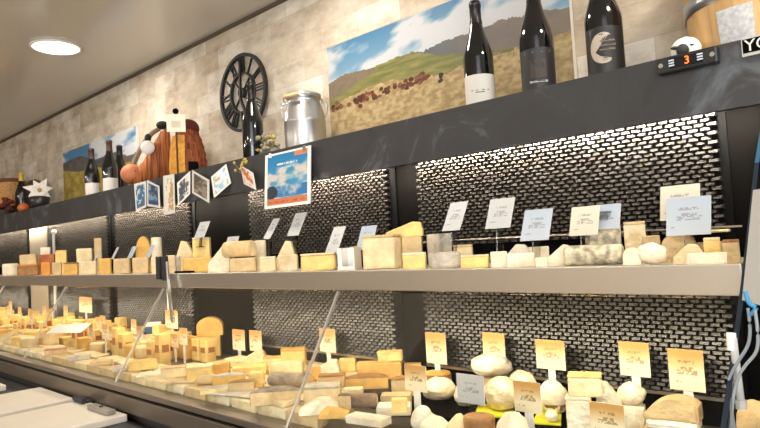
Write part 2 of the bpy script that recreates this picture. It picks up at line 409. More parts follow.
obj('plate', box(nb(), -.055, .02, -.02, .02, .0, .030, .003), M_DARKFR, o); obj('knuckle', tube(nb(), [(-.05, -.018, .034), (.03, -.018, .034)], .008, 10), M_DARKFR, o)
p = aty(106, 407, .80); o = thing('rail_bracket', 'grey metal bracket lying on the right white board by the rail', 'bracket', (-1.98, .80, -.469))
obj('arm', box(nb(), -.075, .075, -.014, .014, 0, .014, .003), mat('grey_metal', (150, 142, 132), .4, .5), o); obj('screw', lathe(nb(), [(0, .018), (.006, .018), (.006, .014), (0, .014)], 12), M_DARKFR, o)

# ================================================================== ON THE CANOPY LEDGE
# ---- landscape pictures
def poly_v(pts, Y, X0, X1, zt, zb):
    us, vs = [], []
    for x, y in pts:
        w = aty(x, y, Y); us.append((w.x-X0)/(X1-X0)); vs.append((zt-w.z)/(zt-zb))
    i = np.argsort(us); return np.array(us)[i], np.array(vs)[i]
def big_picture():
    X0, X1, zt, zb, Y = -1.730, -.736, .772, .342, 1.60
    pv = lambda pts: poly_v(pts, Y, X0, X1, zt, zb)
    hill = pv([(329, 84), (345, 74), (372, 68), (392, 59), (412, 52), (440, 55), (470, 53), (500, 50), (535, 43), (572, 30)])
    far = pv([(329, 130), (405, 56), (428, 49), (445, 41), (458, 36), (470, 32), (488, 26), (503, 19), (520, 17), (545, 11), (572, 7)])
    green = pv([(329, 112), (350, 96), (372, 86), (392, 80), (420, 80), (448, 74), (470, 62), (500, 56), (572, 40)])
    shade = pv([(329, 98), (345, 88), (360, 77), (372, 69), (380, 64), (572, 0)])
    def f(U, V):
        hv = np.interp(U, *hill)+.012*(fbm(U*30, V*0+1)-.5); fv = np.interp(U, *far)+.03*(fbm(U*40, V*0+5)-.5)
        gv = np.interp(U, *green)+.06*(fbm(U*14, V*10)-.5); sv = np.interp(U, *shade)
        cl = fbm(U*7, V*7+U*3)
        skyb = mixc((70, 134, 178), (160, 190, 210), V*2.2)
        c = mixc(skyb, (214, 214, 216), (cl-.40+.55*V)*4.5)
        c = np.where((V > fv)[..., None], mixc((112, 106, 104), (150, 132, 112), U*1.6-.75+.5*(fbm(U*18, V*18)-.5)), c)
        far_blue = (V > fv) & (U < .62)
        c = np.where(far_blue[..., None], mixc((92, 100, 112), (120, 112, 106), (U-.45)*5), c)
        tex = fbm(U*60, V*42); gr = mixc((172, 140, 88), (214, 184, 128), (tex-.3)*2.3)
        grn = mixc((120, 122, 58), (160, 148, 82), (fbm(U*16, V*40)-.3)*2.2)
        h = np.where((V < gv)[..., None] & (U < .82)[..., None], grn, gr)
        h = np.where(((V < sv+.03) & (U < .25))[..., None], mixc((126, 110, 92), (150, 128, 96), tex), h)
        c = np.where((V > hv)[..., None], h, c)
        for (x0, y0, x1, y1, n, s) in ((356, 100, 432, 76, 46, .010), (333, 107, 362, 103, 12, .012), (408, 84, 426, 76, 10, .012), (440, 79, 442, 73, 5, .009)):
            r = np.random.RandomState(n)
            for k in range(n):
                t = r.rand(); w = aty(x0+(x1-x0)*t, y0+(y1-y0)*t+r.uniform(-4, 4), Y)
                uu, vv = (w.x-X0)/(X1-X0), (zt-w.z)/(zt-zb)
                mk = ((U-uu)/s)**2+((V-vv)/(s*1.6))**2 < 1
                c = np.where(mk[..., None], np.array([(112, 58, 36), (86, 46, 36), (140, 84, 52)][k % 3] if n > 5 else (60, 44, 40), float), c)
        g_ = c.mean(-1, keepdims=True); return (g_+(c-g_)*.85)*.86
    q = [(X0, Y, zt), (X1, Y, zt), (X1, Y, zb), (X0, Y, zb)]
    o = printed('canvas_picture', q, .018, f, 260, 120)
    tag(o, 'large panoramic canvas of a mountain pasture under a cloudy blue sky', 'picture')
big_picture()
def small_picture():
    X0, X1, zt, zb, Y = -4.465, -3.36, .752, .345, 1.60
    pv = lambda pts: poly_v(pts, Y, X0, X1, zt, zb)
    mt = pv([(63, 164), (72, 159), (82, 156), (95, 160), (104, 156), (116, 152), (128, 156), (137, 152)])
    gd = pv([(63, 171), (80, 172), (95, 168), (110, 166), (137, 160)])
    def f(U, V):
        c = mixc((84, 134, 176), (222, 224, 226), (fbm(U*6, V*5)-.42+.15*(U-.4))*5)
        c = np.where((V > np.interp(U, *mt))[..., None], mixc((78, 76, 78), (120, 112, 104), fbm(U*16, V*12)), c)
        c = np.where((V > np.interp(U, *gd))[..., None], mixc((150, 130, 52), (204, 178, 96), (fbm(U*22, V*16)-.25)*2), c)
        return c*.95
    o = printed('canvas_picture', [(X0, Y, zt), (X1, Y, zt), (X1, Y, zb), (X0, Y, zb)], .018, f, 130, 60)
    tag(o, 'smaller mountain meadow canvas on the wall behind the left wine bottles', 'picture')
small_picture()

# ---- skeleton clock
def clock():
    R = .176; t = thing('wall_clock', 'black skeleton wall clock with roman numerals on the stone wall', 'clock', (-2.28, 1.585, .712))
    m = mat('black_iron', (20, 19, 19), .6)
    ring = lambda r, w: lathe(nb(), [(r-w, -.008), (r+w, -.008), (r+w, .008), (r-w, .008), (r-w, -.008)], 56)
    def stand(bm): bmesh.ops.rotate(bm, verts=bm.verts, cent=(0, 0, 0), matrix=Matrix.Rotation(PI/2, 3, 'X')); return bm
    obj('outer_ring', stand(ring(R-.007, .007)), m, t); obj('inner_ring', stand(ring(R*.50, .004)), m, t); obj('hub', stand(lathe(nb(), [(0, -.01), (.022, -.01), (.022, .012), (0, .012)], 20)), m, t)
    def bar(bm, a, b, w):
        a = Vector(a); b = Vector(b); d = (b-a).normalized(); s = Vector((d.z, 0, -d.x))*w
        prism(bm, [a-s+Vector((0, -.005, 0)), b-s+Vector((0, -.005, 0)), b+s+Vector((0, -.005, 0)), a+s+Vector((0, -.005, 0))], (0, .01, 0))
    for k, s in enumerate(('XII', 'I', 'II', 'III', 'IV', 'V', 'VI', 'VII', 'VIII', 'IX', 'X', 'XI')):
        bm = nb(); wd = {'I': .012, 'V': .024, 'X': .024}; tot = sum(wd[c] for c in s); x = -tot/2
        for c in s:
            w = wd[c]; z0, z1 = R*.52, R*.90
            if c == 'I': bar(bm, (x+w/2, 0, z0), (x+w/2, 0, z1), .0022)
            elif c == 'V': bar(bm, (x+.003, 0, z1), (x+w/2, 0, z0), .0024); bar(bm, (x+w-.003, 0, z1), (x+w/2, 0, z0), .0014)
            else: bar(bm, (x+.003, 0, z1), (x+w-.003, 0, z0), .0024); bar(bm, (x+w-.003, 0, z1), (x+.003, 0, z0), .0014)
            x += w
        bmesh.ops.rotate(bm, verts=bm.verts, cent=(0, 0, 0), matrix=Matrix.Rotation(2*PI*k/12, 3, 'Y'))
        obj('numeral', bm, m, t)
    h = nb(); bar(h, (0, -.012, -.02), (.004, -.012, R*.80), .004); obj('minute_hand', h, m, t)
    h = nb(); bar(h, (0, -.016, -.02), (.03, -.016, -R*.48), .005); obj('hour_hand', h, m, t)
    s = nb()
    for k in range(4):
        a = PI/4+k*PI/2; bar(s, (0, 0, 0), (R*.5*math.sin(a), 0, R*.5*math.cos(a)), .002)
    obj('spoke', s, m, t)
clock()

# ---- wine bottles
def bottle(px, py_ref, Y, label, kind, h=.305, r=.041, group=None):
    p = aty(px, py_ref, Y)
    rz = math.atan2(-p.x, p.y)
    t = thing('wine_bottle', label, 'bottle', (p.x, Y, Z_LEDGE), rz, group)
    k = h/.305
    prof = [(0, .004), (r*.8, 0), (r*.97, .004), (r, .012), (r, .146*k), (r*.975, .156*k), (r*.92, .168*k), (r*.80, .184*k), (r*.64, .204*k), (r*.50, .224*k), (r*.41, .242*k), (.0150, .256*k), (.0142, .288*k), (.0155, .289*k), (.0155, .300*k), (.0120, .305*k), (0, .305*k)]
    obj('bottle_body', lathe(nb(), prof, 36), M_BOTTLE, t, smooth=True)
    fo = {'white': mat('black_foil_red_mark', (30, 24, 24), .35, .2), 'left': mat('brown_foil', (66, 46, 36), .4, .2)}.get(kind, M_FOIL)
    obj('foil', lathe(nb(), [(r*.41+.001, .242*k), (.0160, .256*k), (.0152, .288*k), (.0165, .289*k), (.0165, .300*k), (.013, .3056*k), (0, .3058*k)], 24), fo, t, smooth=True)
    L_ = None
    def lab(name, z0, z1, half, m, rr=.0006):
        bm = nb(); lathe(bm, [(r+rr, z0), (r+rr, z1)], 24, a0=-PI/2-half, a1=-PI/2+half)
        return obj(name, bm, m, t, smooth=True)
    def curved(name, pts, m, rr=.0012, sub=1, par=None):     # flat outline wrapped on the glass
        bm = nb(); vs = [bm.verts.new((x, 0, z)) for x, z in pts]; bm.faces.new(vs)
        bmesh.ops.triangulate(bm, faces=bm.faces); bmesh.ops.subdivide_edges(bm, edges=bm.edges, cuts=2)
        for v in bm.verts:
            a = v.co.x/r; v.co = Vector(((r+rr)*math.sin(a), -(r+rr)*math.cos(a), v.co.z))
        return obj(name, bm, m, L_ or t)
    if kind == 'white':
        L_ = lab('label', .016, .100, 1.30, M_LABEL)
        for z, w in ((.056, .024), (.050, .012)): c = curved('label_text', [(-w, z), (w, z), (w, z+.0022), (-w, z+.0022)], M_TEXT)
    elif kind == 'dark':
        L_ = lab('label', .018, .125, 1.25, M_DLABEL)
        curved('label_band', [(-.034, .112), (.034, .112), (.034, .120), (-.034, .120)], mat('grey_label_print', (80, 80, 82), .5))
        curved('label_picture', [(-.02, .05), (.02, .05), (.02, .095), (-.02, .095)], mat('brown_label_print', (58, 46, 38), .6))
        curved('label_text', [(-.022, .038), (.022, .038), (.022, .043), (-.022, .043)], mat('pale_label_print', (170, 166, 160), .5))
    elif kind == 'crescent':
        L_ = lab('label', .014, .130, 1.25, mat('charcoal_label', (22, 20, 20), .5))
        pts = []
        for i in range(25):
            a = math.radians(60+i*240/24); pts.append((.030*math.cos(a)-.004, .080+.036*math.sin(a)))
        for i in range(25):
            a = math.radians(295-i*230/24); pts.append((.025*math.cos(a)+.002, .081+.029*math.sin(a)))
        curved('label_emblem', pts, mat('cream_label_print', (176, 162, 142), .6))
        for z, a, b in ((.094, -.012, .022), (.084, -.014, .024), (.074, -.012, .022)):
            curved('label_text', [(a, z), (b, z), (b, z+.004), (a, z+.004)], mat('dim_label_print', (110, 90, 72), .6))
    elif kind == 'left':
        lab('label', .014, .092, 1.15, M_LABEL)
    return t
bottle(479.5, 80, 1.41, 'dark wine bottle with a large white label in front of the panoramic canvas', 'white', h=.312)
bottle(537.5, 60, 1.41, 'dark wine bottle with black and brown label before the panoramic canvas, at its right end', 'dark', h=.322, r=.043)
bottle(606, 60, 1.41, 'dark wine bottle with a pale crescent emblem standing against bare stone', 'crescent', h=.318, r=.042)
bottle(252.5, 125, 1.40, 'black wine bottle without a pale label in front of the clock', 'plain', h=.315)
bottle(92, 175, 1.41, 'left of the two white labelled wine bottles before the small meadow canvas', 'left', h=.29, r=.040)
bottle(110, 170, 1.41, 'right of two white labelled wine bottles before the small meadow canvas', 'left', h=.30, r=.040)
bottle(120, 168, 1.50, 'dark wine bottle partly hidden between a white labelled bottle and the animal head', 'plain', h=.29)

# ---- milk can
def milk_can():
    t = thing('milk_can', 'dented silver milk can with wooden grip beside the panoramic canvas', 'milk can', (-1.712, 1.455, Z_LEDGE), math.atan2(1.712, 1.455))
    m = mat('worn_aluminium', (190, 190, 190), .32, .9, bump=.15, bscale=18)
    r = .077
    obj('can_body', lathe(nb(), [(0, 0), (r*.97, 0), (r, .006), (r, .012), (r*.985, .016), (r*.985, .118), (r*1.01, .122), (r*.985, .127), (r*.95, .150), (r*.80, .186), (r*.76, .194), (r*.76, .204), (r*.84, .210), (r*.82, .213), (r*.70, .211), (0, .208)], 48), m, t, smooth=True)
    obj('lid', lathe(nb(), [(r*.80, .2125), (r*.84, .219), (r*.78, .225), (r*.3, .227), (r*.14, .231), (0, .232)], 40), m, t, smooth=True)
    for sg in (-1, 1):
        obj('handle', tube(nb(), smoothpath([(sg*r*.80, 0, .192), (sg*r*1.03, 0, .190), (sg*r*1.07, 0, .165), (sg*r*.98, 0, .140)]), .0035, 8), m, t, smooth=True)
    obj('wooden_grip', tube(nb(), [(-.068, -.055, .206), (-.018, -.080, .210)], .0075, 10), mat('pale_wood', (206, 172, 122), .6), t, smooth=True)
    obj('bail_wire', tube(nb(), smoothpath([(-.070, 0, .196), (-.068, -.055, .206), (-.018, -.080, .210), (.03, -.07, .208), (.06, -.04, .202), (.070, 0, .196)]), .0018, 6), m, t)
milk_can()

# ---- dried flowers between bottle and can
def dried():
    p = aty(268, 150, 1.36); rnd = random.Random(5)
    t = thing('dried_flower_bunch', 'small bunch of dried grey and yellow flowers between bottle and milk can', 'dried flowers', (p.x, 1.37, Z_LEDGE), .6)
    s = nb(); l = nb(); y = nb()
    for k in range(26):
        a = rnd.uniform(0, 2*PI); rr = rnd.uniform(.01, .075); h = rnd.uniform(.03, .085)
        e = Vector((rr*math.cos(a)*.62-.012, rr*math.sin(a)*.45, h))
        tube(s, smoothpath([(0, 0, .005), (e.x*.5, e.y*.5, h*.7), e], 3), .0012, 5)
        tgt = (l, l, y)[k % 3]; ball(tgt, e, rnd.uniform(.006, .011), .008, rnd.uniform(.006, .010), 8, 6, .15)
    obj('stem', s, mat('dry_stem', (120, 106, 78), .8), t); obj('grey_flower', l, mat('dry_grey_flower', (138, 130, 104), .9), t); obj('yellow_flower', y, mat('dry_yellow_flower', (176, 152, 70), .9), t)
    obj('foil_wrap', lathe(nb(), [(0, 0), (.034, 0), (.042, .02), (.036, .036)], 14, sy=.6), mat('grey_foil_wrap', (120, 116, 106), .4, .5), t)
dried()

# ---- ribbed animal head ornament, figure, card
def ornament():
    c = aty(152, 160, 1.43); rz = math.atan2(-c.x, c.y)
    # scale: px -> metre at this place
    s = 1.43/float(ray(152, 160)[1])/F*1.0*np.linalg.norm(_f)
    t = thing('animal_head_ornament', 'orange brown ribbed animal head ornament with pink snout and white eye', 'ornament', (c.x, 1.43, Z_LEDGE), rz)
    X = lambda x: (x-152)*s
    Zp = lambda x, y: aty(x, y, 1.43).z-Z_LEDGE
    prof = [(133, 174, 188, .045), (138, 168, 189, .055), (144, 161, 190, .065), (150, 150, 190, .075), (156, 140, 190, .085), (161, 131, 190, .09), (166, 128, 190, .085), (170, 129, 190, .08)]
    bm = nb(); rings = []
    n = 28
    for i, (x, yt, yb, dy) in enumerate(prof):
        for sub in (0, .5):
            if i == len(prof)-1 and sub: continue
            if sub: x2, yt2, yb2, d2 = [(a+b)/2 for a, b in zip(prof[i], prof[i+1])]; k = .975
            else: x2, yt2, yb2, d2 = x, yt, yb, dy; k = 1.0
            zt = (188-yt2)*s; cx = X(x2)
            ring = []
            for q in range(n):
                a = 2*PI*q/n; ring.append(bm.verts.new((cx, d2*k*math.cos(a)*.9, zt/2+zt/2*k*math.sin(a))))
            rings.append(ring)
    for A, B in zip(rings, rings[1:]):
        for q in range(n): bm.faces.new((A[q], A[(q+1) % n], B[(q+1) % n], B[q]))
    bm.faces.new(rings[0]); bm.faces.new(rings[-1])
    rib = wood_mat('orange_brown_ribbed', (92, 44, 20), (190, 108, 48), (170, 8, 8), .8)
    obj('head', bm, rib, t, smooth=True)
    b = nb(); ball(b, (X(132.5), 0, (188-174)*s), .050, .055, .048, 20, 12); sn = obj('snout', b, mat('pink_snout', (206, 126, 86), .6), t, smooth=True)
    for yy in (-.03, -.045):
        b = nb(); ball(b, (X(128 if yy == -.03 else 136), yy, (188-174)*s+.006), .006, .006, .006, 8, 6); obj('nostril', b, M_GAP, sn)
    b = nb(); ball(b, (X(148.5), -.066, (188-150)*s), .033, .02, .034, 20, 12); obj('eye', b, M_WHITE, t, smooth=True)
    b = nb(); ball(b, (X(149), -.052, (188-140)*s), .016, .03, .02, 12, 8); obj('brow', b, mat('black_brow', (34, 28, 24), .7), t, smooth=True)
    b = nb(); ball(b, (X(163), .0, (188-125)*s), .03, .04, .02, 14, 8); obj('cap', b, MATS['black_brow'], t, smooth=True)
    obj('horn_strap', tube(nb(), smoothpath([(X(134), .05, (188-164)*s), (X(142), .06, (188-146)*s), (X(152), .06, (188-132)*s), (X(161), .05, (188-126)*s)]), [.012]*18+[.008], 8), mat('grey_rope', (132, 118, 96), .9), t, smooth=True)
    # doll beside it
    c2 = aty(188, 150, 1.43); rz2 = math.atan2(-c2.x, c2.y); s2 = 1.43/float(ray(188, 150)[1])/F
    d = thing('ribbed_figurine', 'rust brown ribbed figurine with yellow apron right of the animal head', 'figurine', (c2.x, 1.43, Z_LEDGE), rz2)
    pr = [(0, 0)]
    for i in range(14):
        z = i*.0165; pr.append((.088*math.sqrt(max(.02, 1-(z/.26)**2))*(1.0 if i % 2 else .94), z))
    pr += [(.045, .228), (0, .232)]
    obj('body', lathe(nb(), pr, 30), wood_mat('rust_ribbed', (78, 32, 16), (164, 84, 38), (120, 120, 10), .8), d, smooth=True)
    b = nb(); ball(b, (.004, 0, .232), .05, .05, .042, 18, 12, .05); obj('head', b, mat('dark_red_knit', (92, 36, 26), .9, bump=.6, bscale=200), d, smooth=True)
    bm = nb(); lathe(bm, [(.094, .01), (.097, .06), (.092, .12), (.078, .19)], 10, a0=-PI/2-1.0, a1=-PI/2-.15); obj('apron', bm, mat('yellow_cloth', (226, 166, 62), .8, rgb2=(206, 132, 48), vscale=60), d, smooth=True)
    bm = nb(); lathe(bm, [(.095, .0), (.098, .05), (.09, .07)], 8, a0=-PI/2+.0, a1=-PI/2+.45); obj('pocket', bm, M_GAP, d, smooth=True)
    # white card on a stick
    p = aty(176, 123, 1.322)
    k = thing('picture_card_stick', 'small cream card on a stick with a black knob above the ribbed ornaments', 'card', (p.x, 1.322, Z_LEDGE), math.atan2(-p.x, p.y))
    zc = p.z-Z_LEDGE; s3 = 1.322/float(ray(176, 123)[1])/F
    obj('stick', tube(nb(), [(0, .004, 0), (0, .004, zc+.045)], .004, 8), mat('dark_stick', (60, 44, 34), .6), k)
    printed('card', [(-9*s3, 0, zc+9*s3), (9*s3, 0, zc+9*s3), (9*s3, 0, zc-9*s3), (-9*s3, 0, zc-9*s3)], .002,
            lambda U, V: mixc((236, 226, 204), (196, 178, 150), ((abs(U-.5) < .22) & (abs(V-.55) < .2))*(.3+.7*fbm(U*12, V*12))), 16, 16, k)
    b = nb(); ball(b, (0, .004, zc+.052), .013, .013, .013, 12, 8); obj('knob', b, M_GAP, k, smooth=True)
ornament()

# ---- far left: basket, flowers, bottle
def far_left():
    p = aty(4, 185, 1.49)
    t = thing('wicker_basket', 'straw coloured wicker basket with brown rim at the far left of the ledge', 'basket', (p.x, 1.49, Z_LEDGE))
    bm = nb(); pr = [(0, 0), (.13, 0)]
    for i in range(22): pr.append((.135+.05*i/22+(.004 if i % 2 else -.004), .012+i*.0125))
    pr += [(.18, .30), (.165, .295), (.12, .02)]
    obj('basket_body', lathe(bm, pr, 32, sx=1.35, sy=.62), mat('straw_wicker', (196, 148, 88), .8, var=.25, vscale=70), t, smooth=True)
    obj('rim', tube(nb(), [(1.35*.182*math.cos(a), .113*math.sin(a), .30) for a in np.linspace(0, 2*PI, 40)[:-1]], .014, 8, True), mat('brown_wicker', (120, 74, 44), .8), t, smooth=True)
    q = aty(2, 203, 1.345); rnd = random.Random(2)
    f = thing('flower_pot', 'dark red dried flower arrangement low in front of the wicker basket', 'flowers', (q.x+.03, 1.36, Z_LEDGE))
    obj('pot', lathe(nb(), [(0, 0), (.05, 0), (.06, .05), (.05, .05)], 20), mat('dark_pot', (58, 40, 32), .6), f)
    b = nb(); g = nb()
    for k in range(46):
        a = rnd.uniform(0, 2*PI); rr = rnd.uniform(0, .15); z = .05+rnd.uniform(0, .10)*(1-rr/.2)
        ball(b if k % 3 else g, (rr*math.cos(a)*1.25, rr*math.sin(a)*.40, z), rnd.uniform(.012, .022), .014, .014, 8, 6, .2)
    obj('blossom', b, mat('dark_red_blossom', (128, 46, 30), .9), f); obj('leaf', g, mat('dark_leaf', (54, 34, 26), .9), f)
    q = aty(23.5, 205, 1.335)
    o = thing('small_pumpkin', 'small orange pumpkin before the far left bottle', 'pumpkin', (q.x, 1.335, Z_LEDGE))
    b = nb(); n = 24
    ball(b, (0, 0, .03), .048, .035, .030, 24, 10)
    for v in b.verts:
        a = math.atan2(v.co.y, v.co.x); k = 1-.08*abs(math.cos(4*a)); v.co.x *= k; v.co.y *= k
    obj('fruit', b, mat('pumpkin_orange', (214, 110, 44), .55), o, smooth=True); obj('stalk', tube(nb(), [(0, 0, .058), (.004, 0, .074)], .005, 6), MATS['dry_stem'], o)
    bt = bottle(21.5, 185, 1.40, 'dark wine bottle with a yellow top beside the white star flower', 'plain', h=.295)
    for ch in bt.children:
        if ch.name.startswith('foil'): ch.data.materials[0] = mat('yellow_foil', (206, 176, 66), .4)
    q = aty(37, 195, 1.36)
    s = thing('star_flower_pot', 'white star shaped flower in a dark pot at the far left of the ledge', 'flower', (q.x, 1.375, Z_LEDGE), math.atan2(-q.x, 1.36))
    obj('pot', lathe(nb(), [(0, 0), (.045, 0), (.060, .085), (.054, .088), (.050, .08), (0, .08)], 22), mat('dark_glazed_pot', (40, 36, 36), .3), s, smooth=True)
    obj('stem', tube(nb(), [(0, 0, .08), (0, -.03, .12)], .004, 6), MATS['dark_leaf'], s)
    b = nb(); ball(b, (0, -.055, .125), .013, .01, .013, 10, 8); fc = obj('flower_head', b, MATS['dry_yellow_flower'], s, smooth=True)
    for k in range(7):
        a = 2*PI*k/7+.2; L_ = .085 if k % 2 else .07; d = Vector((math.cos(a)*1.15, 0, math.sin(a))); w = Vector((-math.sin(a), 0, math.cos(a)))*.021; c = Vector((0, -.045, .125))
        bm = nb(); prism(bm, [c, c+d*L_*.45+w+Vector((0, -.012, 0)), c+d*L_+Vector((0, .01, 0)), c+d*L_*.45-w+Vector((0, -.012, 0))], (0, .003, 0)); obj('petal', bm, mat('white_petal', (238, 232, 222), .6), fc)
    w = aty(31, 180, 1.52)
    r = thing('round_basket_lid', 'dark brown round wicker lid standing behind the star flower', 'basket lid', (w.x, 1.53, Z_LEDGE), .3)
    bm = nb(); lathe(bm, [(0, 0), (.09, .002), (.13, .0), (.135, .012), (.12, .018), (0, .02)], 32); bmesh.ops.rotate(bm, verts=bm.verts, cent=(0, 0, 0), matrix=Matrix.Rotation(math.radians(80), 3, 'X')); bmesh.ops.translate(bm, verts=bm.verts, vec=(0, 0, .136))
    obj('disc', bm, mat('dark_brown_wicker', (72, 46, 34), .85, bump=.5, bscale=120), r)
    obj('rim', tube(nb(), [(.132*math.cos(a), -.014+.132*math.sin(a)*.17, .136+.132*math.sin(a)*.985) for a in np.linspace(0, 2*PI, 36)[:-1]], .009, 8, True), MATS['brown_wicker'], r, smooth=True)
far_left()

# ---- barrel, sheep figurine
def barrel():
    cx, cy = -.262, 1.468
    t = thing('wooden_barrel', 'pale wooden barrel with steel hoop and grey label at the right end of the ledge', 'barrel', (cx, cy, Z_LEDGE))
    R = lambda z: .128+.014*math.sin(PI*z/.34)
    bm = nb(); n = 18
    for k in range(n):
        a0, a1 = 2*PI*(k+.008)/n, 2*PI*(k+.992)/n
        lathe(bm, [(R(z)-.012, z) for z in (0, .34)]+[(R(z), z) for z in np.linspace(.34, 0, 9)]+[(R(0)-.012, 0)], 3, a0=a0, a1=a1)
    obj('stave', bm, wood_mat('pale_oak', (188, 146, 92), (214, 174, 116), (30, 30, 5)), t)
    obj('barrel_head', lathe(nb(), [(0, .33), (R(.33)-.013, .33), (R(.33)-.013, .32), (0, .32)], 30), MATS.get('pale_wood'), t)
    for z0, z1 in ((.102, .132), (.300, .325)):
        obj('hoop', lathe(nb(), [(R(z0)+.0005, z0), (R(z0)+.003, z0), (R(z1)+.003, z1), (R(z1)+.0005, z1)], 48), mat('galvanised_hoop', (178, 180, 184), .3, .9), t, smooth=True)
    ang = math.atan2(-cy, -cx)
    a = ang-.56
    b = lathe(nb(), [(R(.0)+.0045, .0), (R(.04)+.0045, .04), (R(.08)+.0045, .080)], 12, a0=a+.0, a1=a+.47)
    obj('label', b, mat('mottled_grey_paper', (176, 178, 180), .7, rgb2=(210, 208, 204), vscale=120), t, smooth=True)
barrel()
def sheep():
    p = aty(685, 47, 1.345); rz = math.atan2(-p.x, p.y)
    t = thing('sheep_figurine', 'little round white sheep figurine with dark face behind the temperature display', 'figurine', (p.x, 1.35, Z_LEDGE), rz)
    b = nb(); ball(b, (0, 0, .024), .029, .028, .026, 24, 14, .02); obj('fleece', b, mat('white_wool', (240, 234, 222), .9, bump=.4, bscale=150), t, smooth=True)
    b = nb(); ball(b, (-.006, -.026, .018), .012, .010, .013, 14, 10); obj('face', b, mat('dark_grey_face', (44, 42, 42), .7), t, smooth=True)
    for s in (-1, 1):
        b = nb(); ball(b, (-.006+s*.014, -.023, .026), .008, .004, .0035, 10, 6); obj('ear', b, MATS['dark_grey_face'], t, smooth=True)
sheep()

def text_mesh(s, size, depth):
    cu = bpy.data.curves.new('txt', 'FONT'); cu.body = s; cu.size = size; cu.extrude = depth; cu.align_x = 'CENTER'; cu.align_y = 'CENTER'
    o = bpy.data.objects.new('txt', cu); C.objects.link(o)
    dg = bpy.context.evaluated_depsgraph_get(); me = bpy.data.meshes.new_from_object(o.evaluated_get(dg))
    bpy.data.objects.remove(o); bpy.data.curves.remove(cu)
    return me
def text(s, size, m, parent, loc, depth=.0006, bold=0, name='lettering'):
    me = text_mesh(s, size, depth); me.materials.clear(); me.materials.append(m); me.name = name
    o = bpy.data.objects.new(name, me); link(o, parent); o.location = loc; o.rotation_euler = (PI/2, 0, 0); return o
def controller():
    t = thing('temperature_display', 'black digital temperature display with orange digit on the slate fascia', 'display', (-.354, 1.28, .304))
    obj('housing', box(nb(), -.054, .054, -.022, 0, 0, .031, .003), mat('black_plastic', (26, 27, 30), .3), t)
    wn = obj('window', box(nb(), -.030, .030, -.0235, -.021, .006, .026), mat('smoked_window', (14, 18, 24), .12), t)
    text('3', .021, emit_mat('orange_led_digit', (255, 96, 30), 1.6), wn, (.002, -.0242, .0155), name='digit')
    for x in (-.026, .025):
        b = nb()
        for z in (.010, .015, .020): box(b, x-.005, x+.005, -.0245, -.0235, z, z+.0028)
        obj('display_icon', b, mat('pale_icon', (190, 200, 208), .4), wn)
    for x in (-.046, .046):
        b = lathe(nb(), [(0, .0025), (.0045, .0025), (.005, 0), (0, 0)], 16); bmesh.ops.rotate(b, verts=b.verts, cent=(0, 0, 0), matrix=Matrix.Rotation(PI/2, 3, 'X')); bmesh.ops.translate(b, verts=b.verts, vec=(x, -.0215, .0155))
        obj('screw', b, M_CHROME, t)
controller()
def sign():
    t = thing('fascia_sign', 'dark name plate with pale letters YC at the right end of the fascia', 'sign', (-.226, 1.28, .3065))
    obj('plate', box(nb(), -.038, .038, -.003, 0, 0, .033), mat('pale_sign_border', (190, 186, 178), .5), t)
    fl = obj('field', box(nb(), -.036, .0365, -.0038, -.0028, .0055, .031), M_BLACK, t)
    text('YC', .030, mat('sign_letter', (214, 212, 206), .5), fl, (-.0135, -.0042, .0175))
sign()

# ---- poster and postcards hanging from the fascia
def poster():
    q = [aty(263, 156, 1.262), aty(309, 146, 1.262), aty(311, 202, 1.245), aty(266, 210, 1.245)]
    X = (q[0].x+q[3].x)/2; X2 = (q[1].x+q[2].x)/2; zt = (q[0].z+q[1].z)/2; zb = (q[2].z+q[3].z)/2; Y0, Y1 = 1.262, 1.248
    t = thing('hanging_poster', 'white framed poster with blue sky and orange strip hanging from the fascia', 'poster', (0, 0, 0))
    Q = [Vector((X, Y0, zt)), Vector((X2, Y0, zt)), Vector((X2, Y1, zb)), Vector((X, Y1, zb))]
    def f(U, V):
        c = mixc((30, 128, 184), (70, 156, 200), V*2)
        cl = fbm(U*5, V*9); c = mixc(c, (222, 214, 204), np.clip((cl-.36)*4, 0, 1)*np.clip((V-.16)*6, 0, 1))
        c = np.where(((V > .62) & (V < .82))[..., None], mixc((58, 128, 186), (200, 206, 212), (fbm(U*9, V*6)-.45)*4), c)
        c = np.where((((U-.16)/.14)**2+((V-.72)/.12)**2 < 1)[..., None], (52, 58, 72), c)
        tx = (np.abs(V-.22) < .018) & (U > .28) & (U < .72) & (fbm(U*40, V*2) > .42); c = np.where(tx[..., None], (236, 240, 242), c)
        tx = (np.abs(V-.29) < .012) & (U > .34) & (U < .66) & (fbm(U*40+9, V*2) > .42); c = np.where(tx[..., None], (220, 230, 236), c)
        c = np.where((V > .83)[..., None], np.array((222, 132, 92.)), c)
        tx = (np.abs(V-.90) < .02) & (U > .1) & (U < .9) & (fbm(U*40+3, V*2) > .5); c = np.where(tx[..., None], (196, 100, 66), c)
        c = np.where(((U > .66) & (V < .11))[..., None], np.array((224, 136, 98.)), c)
        c = c*.88
        b = (U < .055) | (U > .945) | (V < .04) | (V > .955)
        return np.where(b[..., None], np.array((238, 232, 222.)), c)
    printed('poster_sheet', Q, .003, f, 50, 60, t)
    for x in (X+.03, X2-.03): obj('clip', box(nb(), x-.008, x+.008, 1.260, 1.28, zt-.012, zt+.004), M_CHROME, t)
poster()
def cardpic(seed, a, b, c):
    def f(U, V):
        k = np.where((fbm(U*4+seed, V*5+seed) > .5)[..., None], np.array(a, float), np.array(b, float)); k = np.where((fbm(U*7+seed*3, V*6) > .60)[..., None], np.array(c, float), k)
        e = (U < .09) | (U > .91) | (V < .07) | (V > .93); return np.where(e[..., None], np.array((226, 222, 214.)), k)
    return f
